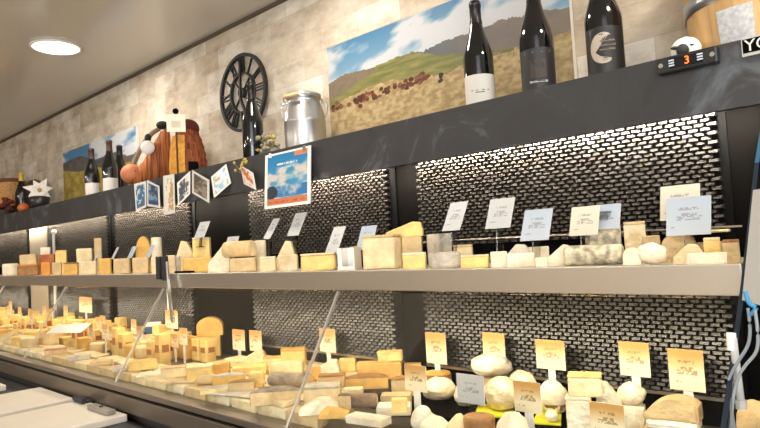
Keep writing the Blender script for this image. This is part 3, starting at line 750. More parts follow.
cards = [
 ([(134, 184), (146, 181), (146, 207), (136, 212)], 1.255, 1.272, cardpic(1, (60, 118, 164), (96, 100, 104), (190, 200, 206)), 'blue and grey postcard, leftmost of the cards hung on the slate fascia'),
 ([(147, 180), (159, 186), (160, 208), (147, 206)], 1.272, 1.255, cardpic(2, (52, 80, 112), (120, 150, 176), (54, 54, 58)), 'dark blue postcard folded beside the leftmost card on the fascia'),
 ([(163, 176), (174, 174), (175, 213), (164, 215)], 1.262, 1.262, cardpic(3, (232, 224, 206), (236, 230, 216), (196, 160, 110)), 'tall narrow cream card hanging below the fascia under the ribbed figurine'),
 ([(177, 183), (190, 171), (190, 194), (178, 206)], 1.250, 1.274, cardpic(4, (130, 112, 92), (208, 204, 196), (70, 84, 100)), 'tilted striped photo card right of the tall cream card'),
 ([(192, 170), (209, 180), (209, 203), (192, 193)], 1.274, 1.250, cardpic(5, (84, 78, 72), (150, 140, 126), (110, 92, 70)), 'photo card with dark animal picture, left of the pale blue beach card'),
 ([(211, 177), (226, 164), (231, 183), (214, 198)], 1.250, 1.274, cardpic(6, (152, 190, 216), (206, 218, 226), (196, 166, 110)), 'pale blue and sand coloured photo card hung on the fascia'),
 ([(240, 165), (253, 173), (256, 190), (244, 184)], 1.268, 1.255, cardpic(7, (226, 216, 204), (206, 110, 60), (226, 220, 210)), 'small white and orange card left of the framed poster'),
]
for q, Ya, Yb, f, lab in cards:
    Q = [aty(q[0][0], q[0][1], Ya), aty(q[1][0], q[1][1], Yb), aty(q[2][0], q[2][1], Yb), aty(q[3][0], q[3][1], Ya)]
    tag(printed('photo_card', Q, .0015, f, 18, 22), lab, 'card')
def sprig():
    p = aty(240, 168, 1.262); t = thing('dried_sprig', 'small dried yellow sprig on the fascia behind the orange card', 'dried flowers', (p.x, 1.27, p.z-.02)); rnd = random.Random(9)
    s = nb(); y = nb()
    for k in range(9):
        e = Vector((rnd.uniform(-.05, .05), rnd.uniform(-.008, .004), rnd.uniform(.01, .06))); tube(s, [(0, 0, 0), e], .001, 5); ball(y, e, .006, .005, .006, 8, 6)
    obj('stem', s, MATS['dry_stem'], t); obj('blossom', y, MATS['dry_yellow_flower'], t)
sprig()

# ================================================================== FITTING (real sizes from the calibrated view)
def solve(fn, x, target, it=14):
    x = np.array(x, float)
    for _ in range(it):
        r = fn(x)-target; J = np.zeros((len(r), len(x)))
        for i in range(len(x)):
            h = 1e-4; y = x.copy(); y[i] += h; J[:, i] = (fn(y)-target-r)/h
        s = np.linalg.lstsq(J, -r, rcond=None)[0]; x = x+np.clip(s, -.15, .15)
    return x
def pts_of(kind):
    if kind == 'ell':
        return np.array([(math.sin(a)*math.cos(b)/2, math.sin(a)*math.sin(b)/2, .5+math.cos(a)/2) for a in np.linspace(0, PI, 9) for b in np.linspace(0, 2*PI, 17)])
    if kind == 'cyl':
        return np.array([(math.cos(b)/2, math.sin(b)/2, z) for b in np.linspace(0, 2*PI, 25) for z in (0, 1)])
    return np.array([(x, y, z) for x in (-.5, .5) for y in (-.5, .5) for z in (0, 1)], float)
def fit(x0, y0, x1, y1, z, Y, ratio, rz, kind='box'):
    P = pts_of(kind); c, s = math.cos(rz), math.sin(rz)
    def w_(X, Yc, w, h):
        a = P*np.array([w, w*ratio, h]); return np.stack([X+a[:, 0]*c-a[:, 1]*s, Yc+a[:, 0]*s+a[:, 1]*c, z+a[:, 2]], -1)
    g = aty((x0+x1)/2, y1, Y)
    fn = lambda v: (lambda q: np.array([q[:, 0].min(), q[:, 0].max(), q[:, 1].min()]))(proj(w_(v[0], Y, max(v[1], .005), max(v[2], .003))))
    v = solve(fn, [g.x, .08, .06], np.array([x0, x1, y0], float))
    return v[0], max(v[1], .012), max(v[2], .006)

# ================================================================== CHEESES
def cm(name, rgb, rgb2=None, bump=.45, bs=70, var=.13, vs=28, rough=.6): return mat(name, rgb, rough, 0, var, vs, bump, bs, rgb2, spec=.35)
K = {
 'cream': cm('cream_cheese_paste', (236, 212, 164)), 'pale': cm('pale_cheese_paste', (238, 224, 192)), 'yellow': cm('yellow_cheese_paste', (240, 204, 126)),
 'gold': cm('golden_cheese_paste', (228, 178, 92)), 'tan': cm('tan_cheese_paste', (212, 182, 132)), 'white': cm('white_cheese', (240, 228, 204), (220, 202, 168)),
 'orange': cm('orange_cheese', (226, 152, 66)), 'brown': cm('brown_cheese_rind', (142, 98, 56), (176, 128, 78), .5), 'dark': cm('dark_cheese_rind', (104, 78, 56), (150, 122, 92), .6),
 'grey': cm('grey_mould_rind', (176, 164, 146), (212, 200, 180), .6, 90), 'dgrey': cm('dark_grey_mould_rind', (120, 106, 92), (176, 158, 132), .7, 80),
 'blue': cm('blue_veined_cheese', (232, 218, 180), (134, 124, 108), .5, 70, vs=60), 'mottle': cm('mottled_rind', (206, 180, 132), (236, 220, 186), .5, 60),
 'red': cm('reddish_cheese_rind', (172, 92, 52), (196, 128, 78), .5), 'bloom': cm('bloomy_white_rind', (242, 230, 202), (212, 188, 146), .6, 60, vs=30),
}
def wobble(bm, a):
    rnd = random.Random(len(bm.verts)+int(a*1e5))
    for v in bm.verts: v.co += Vector((rnd.uniform(-a, a), rnd.uniform(-a, a), rnd.uniform(-a, a)*.6))
    for v in bm.verts: v.co.z = max(v.co.z, 0)
    return bm
def cheese(shape, px, z, Y, paste, label, rind=None, ratio=.6, face=.85, name=None, cat='cheese', group=None, rz=None, lean=0):
    x0, y0, x1, y1 = px
    if Y is None:
        g = atz((x0+x1)/2, y1, z); dd = (x1-x0)*abs(g.y)/float(ray((x0+x1)/2, y1)[1])/F*ratio
        Y = min(max(g.y+dd*.35, .905+dd*.35), 1.325-dd*.5)
    g = aty((x0+x1)/2, y1, Y)
    if rz is None: rz = face*math.atan2(-g.x, Y)
    k = {'ball': 'ell', 'wheel': 'cyl', 'drum': 'cyl'}.get(shape, 'box')
    X, w, h = fit(x0, y0, x1, y1, z, Y, ratio, rz, k); d = w*ratio
    m = K[paste]; rm = K[rind] if rind else None
    nm = name or {'ball': 'goat_cheese', 'wheel': 'round_cheese', 'drum': 'cheese_drum', 'half': 'half_round_cheese', 'dome': 'half_round_cheese', 'wedge': 'cheese_wedge', 'block': 'cheese_block', 'log': 'cheese_log', 'slab': 'cheese_slice', 'roof': 'cheese_wedge'}[shape]
    loc = (X, Y, z)
    if rind: t = thing(nm, label, cat, loc, rz, group)
    def put(bm, mm, pname, smooth=False):
        if rind: return obj(pname, bm, mm, t, smooth=smooth)
        o = obj(nm, bm, mm, loc=loc, rz=rz, smooth=smooth); tag(o, label, cat, group); return o
    bv = min(w, d, h)*.12
    if shape == 'block':
        top = min(.006, h*.12)
        if rind:
            put(wobble(box(nb(), -w/2, w/2, -d/2, d/2-.005, 0, h-top, bv), bv*.18), m, 'paste')
            b = nb(); box(b, -w/2, w/2, -d/2, d/2, h-top, h, top*.3); box(b, -w/2, w/2, d/2-.005, d/2, 0, h-top); put(b, rm, 'rind')
        else: put(wobble(box(nb(), -w/2, w/2, -d/2, d/2, 0, h, bv), bv*.22), m, 'paste')
    elif shape == 'slab':
        put(wobble(box(nb(), -w/2, w/2, -d/2, d/2, 0, h, bv), bv*.3), m, 'paste')
        if rind: put(box(nb(), -w/2, w/2, d/2, d/2+.004, 0, h), rm, 'rind')
    elif shape == 'ball':
        b = nb(); ball(b, (0, 0, h/2), w/2, d/2, h/2, 32, 22, .03); of = Vector((X*31, Y*17, h*90))
        for v in b.verts:
            c_ = v.co-Vector((0, 0, h/2)); n_ = noise.noise(Vector((c_.x/w, c_.y/d, c_.z/h))*2.6+of)*.5+noise.noise(Vector((c_.x/w, c_.y/d, c_.z/h))*7+of)*.22
            v.co = c_*(1+.32*n_)+Vector((0, 0, h/2))
        for v in b.verts: v.co.z = max(v.co.z, h*.06)
        put(b, m, 'paste', True)
        if rind:
            b = nb(); ball(b, (0, 0, h/2), w/2*1.012, d/2*1.012, h/2*1.01, 28, 18, .03)
            bmesh.ops.delete(b, geom=[v for v in b.verts if v.co.z > h*.36], context='VERTS')
            for v in b.verts: v.co.z = max(v.co.z, h*.055)
            put(b, rm, 'rind', True)
    elif shape in ('wheel', 'drum'):
        r = w/2; e = min(r, h)*.2
        put(lathe(nb(), [(0, 0), (r-e, 0), (r-e*.3, e*.3), (r, e), (r, h-e), (r-e*.3, h-e*.3), (r-e, h), (0, h)], 32, sy=ratio), m, 'paste', False)
        if rind: put(lathe(nb(), [(r+.0005, e), (r+.0012, e+.001), (r+.0012, h-e-.001), (r+.0005, h-e)], 32, sy=ratio), rm, 'rind', True)
    elif shape == 'half':                       # cut face to the front, round rind behind
        r = w/2; prof = [(0, 0), (r*.97, 0), (r, h*.12), (r, h*.88), (r*.97, h), (0, h)]
        b = nb(); A = []
        for i in range(25):
            a = PI*i/24; A.append((r*math.cos(a), -d/2+d*math.sin(a)))
        lo = [b.verts.new((x, y, 0)) for x, y in A]; hi = [b.verts.new((x, y, h)) for x, y in A]
        b.faces.new(lo); b.faces.new(hi[::-1]); b.faces.new((lo[0], hi[0], hi[-1], lo[-1]))
        for i in range(24): b.faces.new((lo[i], lo[i+1], hi[i+1], hi[i]))
        put(b, m, 'paste')
        if rind:
            b = nb(); B = [(x*1.02, -d/2+(y+d/2)*1.02) for x, y in A]
            T = min(.005, h*.1)
            rows = [[b.verts.new((x, y, zz)) for x, y in P] for P, zz in ((B, 0), (B, h), ([(x*.97, -d/2+(y+d/2)*.97) for x, y in A], h+T), )]
            for p, q in zip(rows, rows[1:]):
                for i in range(24): b.faces.new((p[i], p[i+1], q[i+1], q[i]))
            b.faces.new(rows[2][::-1]); b.faces.new((rows[1][0], rows[1][-1], rows[2][-1], rows[2][0]))
            put(b, rm, 'rind')
    elif shape == 'dome':                       # half wheel standing on its cut side
        A = [(w/2*math.cos(PI*i/20), h*(.42+.58*math.sin(PI*i/20)**.8)) for i in range(21)]
        b = nb(); prism(b, [Vector((-w/2, -d/2, 0)), Vector((w/2, -d/2, 0))]+[Vector((x, -d/2, zz)) for x, zz in A], (0, d, 0)); put(b, m, 'paste')
        if rind:
            b = nb(); B = [(x*1.02, zz*1.015+.0005) for x, zz in A]
            r0 = [b.verts.new((x, -d/2+.001, zz)) for x, zz in B]; r1 = [b.verts.new((x, d/2+.001, zz)) for x, zz in B]
            for i in range(20): b.faces.new((r0[i], r0[i+1], r1[i+1], r1[i]))
            b.faces.new(r1); put(b, rm, 'rind')
    elif shape == 'wedge':                      # point to the front, rind arc behind
        n = 10; half = math.atan2(w/2, d); R = math.hypot(w/2, d)
        arc = [(R*math.sin(-half+2*half*i/n), -d/2+R*math.cos(-half+2*half*i/n)*d/R*1.0) for i in range(n+1)]
        P = [(-.004, -d/2), (.004, -d/2)]+arc[::-1]
        b = nb(); prism(b, [Vector((x, y, 0)) for x, y in P], (0, 0, h)); bmesh.ops.bevel(b, geom=list(b.edges), offset=bv*.35, segments=1, affect='EDGES'); put(b, m, 'paste')
        if rind:
            b = nb(); prism(b, [Vector((x, y, 0)) for x, y in arc]+[Vector((x*1.03, y+.004, 0)) for x, y in arc[::-1]], (0, 0, h)); put(b, rm, 'rind')
    elif shape == 'roof':                       # a wedge lying on its side: triangular face to the viewer
        ap = lean*w/2
        b = nb(); prism(b, [Vector((-w/2, -d/2, 0)), Vector((w/2, -d/2, 0)), Vector((w/2, -d/2, h*.45)), Vector((min(ap+w*.12, w*.46), -d/2, h*.95)), Vector((ap-w*.16, -d/2, h)), Vector((-w/2, -d/2, h*.36))], (0, d, 0))
        bmesh.ops.bevel(b, geom=list(b.edges), offset=bv*.4, segments=1, affect='EDGES'); put(b, m, 'paste')
        if rind: put(box(nb(), -w/2, w/2, d/2, d/2+.004, 0, h*.25), rm, 'rind')
    elif shape == 'log':
        b = nb(); n = 22; e = .12
        prof = [(0, -.5), (.42, -.5), (.49, -.47), (.5, -.42), (.5, .42), (.49, .47), (.42, .5), (0, .5)]
        lathe(b, prof, n)
        bmesh.ops.rotate(b, verts=b.verts, cent=(0, 0, 0), matrix=Matrix.Rotation(PI/2, 3, 'Y'))
        for v in b.verts: v.co = Vector((v.co.x*w, v.co.y*d, max(v.co.z*h+h/2, h*.05)))
        put(b, m if not rind else rm, 'rind' if rind else 'paste', True)
        if rind:
            b = nb()
            lathe(b, [(0, .5), (.41, .5), (.41, .502), (0, .502)], n); bmesh.ops.rotate(b, verts=b.verts, cent=(0, 0, 0), matrix=Matrix.Rotation(PI/2, 3, 'Y'))
            for v in b.verts: v.co = Vector((v.co.x*w+.0006, v.co.y*d, max(v.co.z*h+h/2, h*.05)))
            put(b, m, 'paste')
    return h

def card_face(style, seed):
    r = random.Random(seed); rows = [(.30+.0*k, r.uniform(.25, .4)) for k in range(1)]
    def f(U, V):
        if style == 'white': c = mixc((194, 192, 188), (186, 186, 185), V)
        elif style == 'cream': c = mixc((214, 204, 184), (208, 198, 178), V)
        elif style == 'bluish': c = mixc((172, 182, 192), (182, 188, 194), V)
        else:
            c = mixc((204, 154, 88), (238, 222, 186), (V-.14)*2.0+.25*(fbm(U*6+seed, V*5)-.5))
        ink = (120, 118, 120) if style in ('white', 'cream', 'bluish') else (112, 84, 52)
        for v0, hh, a, b, q in ((.30, .035, .28, .72, 0), (.46, .03, .34, .68, 3), (.56, .05, .22, .80, 6), (.80, .025, .10, .38, 9)):
            mk = (np.abs(V-v0) < hh) & (U > a) & (U < b) & (vnoise(U*22+q+seed, V*30+q) > .42)
            c = np.where(mk[..., None], mixc(c, ink, np.full(U.shape, .5)), c)
        return c
    return f
def price_tag(px, Y, style, label, z_foot, tilt=0, yaw=.0, stem=True, seed=0, group=None, stemw=.009, skew_name='price_tag'):
    x0, y0, x1, y1 = px
    ct, st = math.cos(tilt), math.sin(tilt); c, s = math.cos(yaw), math.sin(yaw)
    def cor(X, Z, w, h):
        P = []
        for a, b in ((-.5, h), (.5, h), (.5, 0), (-.5, 0)):
            lx, ly, lz = a*w, b*st, b*ct; P.append((X+lx*c-ly*s, Y+lx*s+ly*c, Z+lz))
        return np.array(P)
    g = aty((x0+x1)/2, y1, Y)
    fn = lambda v: (lambda q: np.array([q[:, 0].min(), q[:, 0].max(), q[:, 1].min(), q[:, 1].max()]))(proj(cor(v[0], v[1], v[2], v[3])))
    v = solve(fn, [g.x, g.z, .07, .07], np.array([x0, x1, y0, y1], float))
    X, Z, w, h = v
    t = thing('price_tag', label, 'price tag', (X, Y, z_foot), yaw, group)
    Q = [(-w/2, h*st, Z+h*ct-z_foot), (w/2, h*st, Z+h*ct-z_foot), (w/2, 0, Z-z_foot), (-w/2, 0, Z-z_foot)]
    big = (x1-x0) > 15
    printed('card', Q, .0015, card_face(style, seed), 26 if big else 10, 26 if big else 12, t)
    if stem:
        m = M_WHITE if style == 'ochre' else M_CLEAR
        obj('stem', box(nb(), -stemw, stemw, .0018, .0042, 0, max(Z-z_foot, .004)+min(.02, h*.3)*ct), m, t) if tilt == 0 else \
            obj('stem', prism(nb(), [(-stemw, .002, 0), (-stemw, .005, 0), (-stemw, .005+h*.3*st, Z-z_foot+h*.3*ct), (-stemw, .002+h*.3*st, Z-z_foot+h*.3*ct)], (2*stemw, 0, 0)), m, t)
        obj('foot', box(nb(), -stemw*1.5, stemw*1.5, -.008, .012, 0, .004), m, t)
    return t

S = Z_SHELF
# ---------------- upper shelf, left to right (pixel boxes are only the measured sizes)
cheese('wheel', (2, 263, 19, 275), S, 1.13, 'pale', 'small pale cheese wheel at the far left end of the steel shelf', ratio=1)
h = cheese('block', (17, 264, 40, 275), S, 1.13, 'brown', 'dark brown cheese under the tan block at the left end of the shelf', rind='orange')
cheese('block', (19, 254, 38, 265), S+h, 1.13, 'tan', 'tan cheese block resting on a brown cheese near the left end of the shelf')
h = cheese('block', (39, 254, 56, 274), S, 1.24, 'red', 'reddish rind cheese standing behind the orange cheese at the left end of the shelf')
cheese('slab', (40, 247, 51, 254), S+h, 1.24, 'white', 'white cheese piece on top of the reddish rind cheese')
cheese('block', (41, 262, 51, 275), S, 1.12, 'orange', 'orange cheese block at the front of the shelf near its left end')
cheese('block', (52, 262, 62, 275), S, 1.12, 'tan', 'tan cheese block directly right of the orange cheese')
cheese('block', (55, 250, 68, 262), S, 1.25, 'yellow', 'yellow cheese block in the rear row left of the paler stack', rind='gold')
cheese('block', (63, 262, 79, 275), S, 1.12, 'gold', 'golden cheese block with darker rind between tan blocks on the left shelf', rind='brown')
cheese('block', (80, 261, 98, 275), S, 1.12, 'cream', 'cream cheese block in front of the tall block on the left shelf')
cheese('block', (76, 248, 94, 262), S, 1.26, 'cream', 'large cream block in the rear row beside a tall leaning tan block')
cheese('block', (94, 238, 103, 262), S, 1.25, 'tan', 'tall narrow tan block standing upright on the left part of the shelf', ratio=.6)
price_tag((93, 248, 101, 262), 1.17, 'white', 'grey price card leaning on the tall narrow tan block', S, .5, seed=11)
cheese('block', (99, 258, 112, 274), S, 1.12, 'gold', 'golden block left of the two wide tan blocks on the shelf')
cheese('block', (113, 258, 131, 274), S, 1.12, 'tan', 'left of two wide tan blocks standing side by side on the shelf')
cheese('block', (132, 257, 150, 273), S, 1.12, 'tan', 'right of two wide tan blocks standing side by side on the shelf')
cheese('block', (151, 257, 158, 273), S, 1.12, 'cream', 'narrow cream block just left of the dark glass clamp')
price_tag((111, 247, 119, 259), 1.18, 'white', 'small white price card above the golden block on the left shelf', S, .5, seed=1)
price_tag((127, 246, 137, 258), 1.18, 'bluish', 'small grey price card left of the half wheel on the shelf', S, .5, seed=2)
price_tag((145, 245, 155, 258), 1.16, 'bluish', 'small grey price card in front of the half wheel on the shelf', S, .5, seed=3)
cheese('dome', (135, 236, 153, 258), S, 1.25, 'gold', 'golden half cheese wheel standing in the rear row on the left shelf', rind='tan')
cheese('wheel', (151, 237, 163, 258), S, 1.27, 'pale', 'pale round cheese right behind the golden half wheel', ratio=.8)
cheese('block', (166, 255, 176, 272), S, 1.13, 'cream', 'cream block just right of the dark glass clamp')
cheese('drum', (175, 256, 181, 272), S, 1.09, 'grey', 'narrow greyish jar shaped cheese right of the glass clamp', ratio=1)
cheese('block', (182, 257, 214, 271), S, 1.13, 'gold', 'wide golden cheese with a dark knife in front of it', ratio=.5)
p = aty(194, 268, 1.062); o = thing('cheese_knife', 'dark handled cheese knife lying before the wide golden cheese', 'knife', (p.x, 1.066, S), .10)
obj('handle', box(nb(), -.11, -.01, -.006, .006, 0, .011, .003), M_GAP, o); obj('blade', box(nb(), -.01, .09, -.008, .004, .003, .005), M_CHROME, o)
cheese('roof', (174, 240, 197, 257), S, 1.24, 'cream', 'pointed cream wedge in the rear row left of the white faced block', lean=.0)
cheese('block', (192, 237, 212, 257), S, 1.25, 'yellow', 'yellow block with pale rind standing under a tilted white price card', rind='pale')
price_tag((194, 221, 210, 238), 1.22, 'white', 'white price card above the yellow block, before the black panel', S+.09, .45, seed=4)
cheese('roof', (207, 246, 231, 272), S, 1.10, 'pale', 'whitish pointed wedge left of the long stacked cheese', lean=.7, ratio=.5)
h = cheese('block', (229, 257, 258, 271), S, 1.12, 'tan', 'tan cheese block beneath the long rounded block', ratio=.6)
cheese('log', (220, 240, 258, 257), S+h, 1.13, 'cream', 'long rounded cream block lying on a tan cheese left of the round white end', ratio=.5, rind='tan', face=.35)
cheese('wheel', (254, 240, 267, 257), S, 1.23, 'pale', 'pale round cheese at the right end of the long rounded block', ratio=.8)
price_tag((226, 236, 239, 244), 1.25, 'white', 'white price card mostly hidden behind the long rounded block', S, .35, seed=5)
cheese('block', (259, 256, 277, 271), S, 1.12, 'cream', 'cream cheese block right of the tan block under the long rounded cheese', rind='pale')
price_tag((263, 218, 280, 239), 1.24, 'white', 'narrow tilted white price card left of its taller grey neighbour', S, .6, seed=6)
price_tag((287, 212, 307, 236), 1.25, 'white', 'greyish tilted price card above the small wedge on the middle shelf', S, .5, seed=7)
cheese('block', (278, 254, 299, 270), S, 1.12, 'mottle', 'mottled cream cheese under the small wedge on the middle shelf')
cheese('roof', (275, 240, 297, 255), S, 1.23, 'cream', 'small cut wedge lying on the rear row below the grey price card', lean=.4, rind='gold')
cheese('block', (300, 252, 337, 269), S, 1.13, 'yellow', 'wide pale yellow cheese left of the open white tray', ratio=.5, rind='cream')
price_tag((324, 226, 346, 256), 1.22, 'white', 'tilted grey price card standing behind the open white tray', S, .5, seed=8)
# open white tray
def white_tray():
    X, w, h = fit(337, 247, 362, 269, S, 1.13, .8, .3, 'box'); d = w*.8
    t = thing('white_tray', 'small open white tray with dark inside left of the big cream block', 'tray', (X, 1.13, S), .3); b = nb(); w2 = w/2; d2 = d/2
    box(b, -w2, w2, -d2, d2, 0, .005); box(b, -w2, -w2+.012, -d2, d2, .005, h); box(b, w2-.004, w2, -d2, d2, .005, h); box(b, -w2+.012, w2-.004, d2-.004, d2, .005, h); box(b, -w2+.012, w2-.004, -d2, -d2+.004, .005, h*.18)
    obj('tray_body', b, M_WHITE, t); obj('tray_lining', box(nb(), -w2+.014, w2-.006, -d2+.006, d2-.006, .005, h*.12), M_BLACK, t)
white_tray()
price_tag((356, 225, 377, 250), 1.24, 'bluish', 'bluish price card half hidden by the big cream block', S, .4, seed=9)
cheese('block', (361, 234, 403, 268), S, 1.16, 'cream', 'big tall cream cheese block in the middle of the shelf', ratio=.7, rind='tan', face=.5)
h = cheese('block', (401, 236, 424, 267), S, 1.23, 'tan', 'tall tan block behind the small yellow block, under the reddish slice', ratio=.7)
cheese('roof', (385, 221, 424, 236), S+h, 1.24, 'yellow', 'yellow slice with reddish rind lying on top of the tall tan block', rind='red', ratio=.45, lean=.8)
cheese('block', (402, 252, 427, 268), S, 1.09, 'yellow', 'small yellow block in front of the tall tan block', ratio=.5, rind='pale')
cheese('wedge', (425, 233, 453, 256), S, 1.25, 'grey', 'grey mouldy wedge standing in the rear row right of the tan block', rind='dgrey')
cheese('wheel', (428, 251, 462, 266), S, 1.12, 'grey', 'grey rind round cheese at the shelf front beside a flat yellow block', ratio=.9)
cheese('block', (460, 254, 490, 266), S, 1.11, 'yellow', 'flat yellow block between the grey round cheese and a white slab', ratio=.6, rind='cream')
cheese('block', (490, 251, 508, 265), S, 1.12, 'pale', 'pale slab leaning between the flat yellow block and the white slices')
cheese('slab', (506, 252, 536, 263), S, 1.12, 'white', 'flat white cheese slice, lower of the two at the shelf middle')
cheese('roof', (503, 243, 535, 256), S, 1.23, 'white', 'white cheese slice, upper and further back of the two at the shelf middle', lean=.2)
cheese('block', (535, 257, 548, 263), S, 1.10, 'pale', 'tiny pale cheese piece right of the white slices')
cheese('roof', (545, 244, 571, 264), S, 1.13, 'white', 'white pointed slice left of the blue veined log', lean=.8, ratio=.4)
h = cheese('log', (562, 243, 626, 263), S, 1.12, 'blue', 'blue veined cheese log lying at the front of the shelf', ratio=.45, face=.5)
h2 = cheese('block', (584, 244, 624, 262), S, 1.25, 'cream', 'plain cream block supporting the grey marbled block behind the blue veined log', ratio=.5)
cheese('block', (584, 222, 622, 244), S+h2, 1.25, 'blue', 'grey marbled block raised behind the blue veined log', ratio=.5, rind='grey')
cheese('block', (623, 221, 648, 258), S, 1.27, 'mottle', 'upright mottled block right of the grey marbled block', ratio=.5, rind='tan')
cheese('dome', (622, 247, 642, 262), S, 1.11, 'pale', 'small pale half round next to the white disc cheese', ratio=.6)
cheese('ball', (636, 243, 668, 262), S, 1.12, 'white', 'plump white disc shaped cheese in front of the half wheel', ratio=.8)
cheese('dome', (660, 232, 698, 256), S, 1.22, 'tan', 'tan half wheel with dark rind at the right of the shelf', rind='brown', ratio=.6)
cheese('log', (686, 229, 731, 241), S+.05, 1.275, 'cream', 'long pale log in the rear row at the right end of the shelf', ratio=.4, face=.4)
cheese('block', (686, 241, 730, 257), S, 1.285, 'tan', 'tan block supporting the long pale log at the right end', ratio=.3)
cheese('block', (703, 237, 722, 255), S, 1.13, 'yellow', 'yellow block near the right end of the shelf by a darker block', ratio=.6, rind='cream')
cheese('block', (722, 239, 741, 255), S, 1.12, 'tan', 'darker tan block at the right end of the shelf against the end glass', ratio=.6, rind='brown')
cheese('slab', (686, 252, 728, 262), S, 1.075, 'pale', 'flat pale wrapped cheese lying at the right front edge of the shelf', ratio=.3)
cheese('block', (453, 244, 474, 257), S, 1.23, 'cream', 'cream block in the rear row behind the flat yellow block', rind='tan')
cheese('block', (528, 246, 550, 259), S, 1.27, 'pale', 'pale block in the rear row behind the tiny pale piece', ratio=.5)
cheese('roof', (672, 243, 706, 259), S, 1.12, 'cream', 'cream cut wedge in front of the dark rind half wheel', ratio=.5, lean=.3, rind='brown')
cheese('block', (642, 235, 662, 249), S, 1.27, 'tan', 'tan block in the rear row between the mottled block and the dark rind half wheel', ratio=.5)
price_tag((442, 201, 468, 231), 1.20, 'white', 'tilted white price card above the grey mouldy wedge', S, .55, seed=12)
price_tag((485, 197, 515, 229), 1.20, 'white', 'tilted white price card above the flat yellow block', S, .42, seed=13)
price_tag((520, 208, 553, 241), 1.18, 'bluish', 'pale bluish price card standing over the white cheese slices', S, .42, seed=14)
price_tag((569, 205, 600, 236), 1.19, 'cream', 'cream price card, left and front of the overlapping pair over the marbled block', S, .35, seed=15)
price_tag((588, 203, 621, 230), 1.215, 'bluish', 'bluish price card, right and rear of the overlapping pair over the marbled block', S+.1, .35, seed=16)
price_tag((660, 183, 700, 221), 1.22, 'cream', 'cream price card behind the bluish card at the right of the shelf', S, .25, seed=17)
price_tag((666, 195, 711, 236), 1.16, 'bluish', 'large bluish price card in front of the cream card at the right of the shelf', S, .28, seed=18)

# ---------------- lower well
D = Z_DECK
# front and middle rows, from the middle of the photo to the right
DL = D+.028
cheese('log', (202, 389, 275, 418), DL, None, 'cream', 'long grey rind cheese piece lying along the front rail', rind='grey', ratio=.4, face=.25)
cheese('wedge', (270, 397, 299, 424), DL, None, 'cream', 'cream wedge with brown rind at the rail right of the long grey piece', rind='brown', ratio=.8)
cheese('roof', (298, 395, 340, 424), DL, None, 'pale', 'wide pale cut piece on the front row right of the cream wedge', ratio=.5, lean=.3, rind='grey')
cheese('half', (200, 383, 246, 400), DL, None, 'yellow', 'flat yellow half wheel with grey top behind the long grey piece', rind='grey', ratio=.5)
cheese('half', (250, 385, 302, 405), DL, None, 'tan', 'large half wheel with grey rind behind the cream wedge', rind='dgrey', ratio=.5)
cheese('block', (303, 381, 342, 404), DL, None, 'cream', 'cream faced block with greyish rind in the middle row', rind='grey', ratio=.6)
cheese('half', (212, 372, 247, 388), DL, None, 'gold', 'golden half wheel with whitish rind in the third row', rind='grey', ratio=.5)
cheese('block', (248, 370, 265, 388), DL, None, 'yellow', 'small yellow block left of the dark mouldy log', ratio=.8)
cheese('log', (266, 370, 314, 389), DL, None, 'tan', 'dark mouldy log in the middle of the well', rind='dgrey', ratio=.45, face=.4)
cheese('block', (211, 361, 231, 376), DL, None, 'gold', 'golden block behind the whitish rind half wheel')
cheese('slab', (232, 362, 268, 376), DL, None, 'yellow', 'flat yellow slice behind the small yellow block', ratio=.6)
cheese('slab', (269, 359, 304, 375), DL, None, 'cream', 'flat cream slice behind the dark mouldy log', ratio=.6)
cheese('roof', (240, 349, 268, 366), DL, None, 'cream', 'cream wedge against the black panel below two orange price tags', lean=.5)
cheese('block', (280, 346, 307, 366), DL, None, 'yellow', 'bright yellow tall block at the back of the well near a glass joint', rind='gold', ratio=.6)
cheese('roof', (313, 358, 341, 379), DL, None, 'pale', 'pale cut wedge right of the glass joint below a price tag', lean=.6, rind='gold')
cheese('block', (339, 357, 357, 372), DL, None, 'yellow', 'small yellow block in the rear row right of the pale cut wedge')
h = cheese('block', (356, 359, 403, 380), DL, None, 'gold', 'long golden slab in the rear row left of the black post', ratio=.35)
cheese('block', (377, 349, 403, 360), DL+h, 1.27, 'yellow', 'yellow block stacked on the long golden slab', ratio=.5)
cheese('half', (345, 373, 390, 389), DL, None, 'gold', 'ochre half wheel in the row before the golden slab', rind='brown', ratio=.5)
cheese('half', (391, 376, 420, 396), DL, None, 'tan', 'half wheel with rough brown rind left of the white balls', rind='brown', ratio=.7)
cheese('block', (343, 386, 364, 404), DL, None, 'cream', 'cream block in the middle row left of the brown rind log')
cheese('log', (346, 391, 378, 410), DL, None, 'cream', 'brown rind log with a pale cut end in the middle of the well', rind='dark', ratio=.5)
cheese('slab', (380, 391, 412, 405), DL, None, 'tan', 'flat tan wedge behind the white slices')
h = cheese('slab', (376, 401, 412, 416), DL, None, 'white', 'white cheese slice behind a small front price tag', ratio=.6)
cheese('block', (391, 397, 408, 404), DL+h, .965, 'yellow', 'tiny yellow piece lying on the white slice', ratio=.6)
cheese('slab', (345, 411, 392, 426), DL, None, 'white', 'long white slice at the front rail, bottom middle of the photo', ratio=.4, face=.2)
cheese('ball', (411, 406, 434, 424), D, 1.01, 'white', 'white rounded cheese below the leftmost front price tag')
cheese('ball', (420, 415, 449, 440), D, .965, 'pale', 'pale round cheese cut off by the bottom edge left of its twin', ratio=1)
cheese('ball', (446, 415, 472, 442), D, .975, 'cream', 'cream round cheese cut off by the bottom edge beside the grey price tag', ratio=1)
cheese('half', (228, 379, 256, 393), DL, None, 'tan', 'tan half round between the golden half wheel and the rail', rind='brown', ratio=.5)
cheese('log', (196, 373, 216, 386), DL, None, 'cream', 'short cream log at the left end of the golden half wheel', rind='tan', ratio=.6)
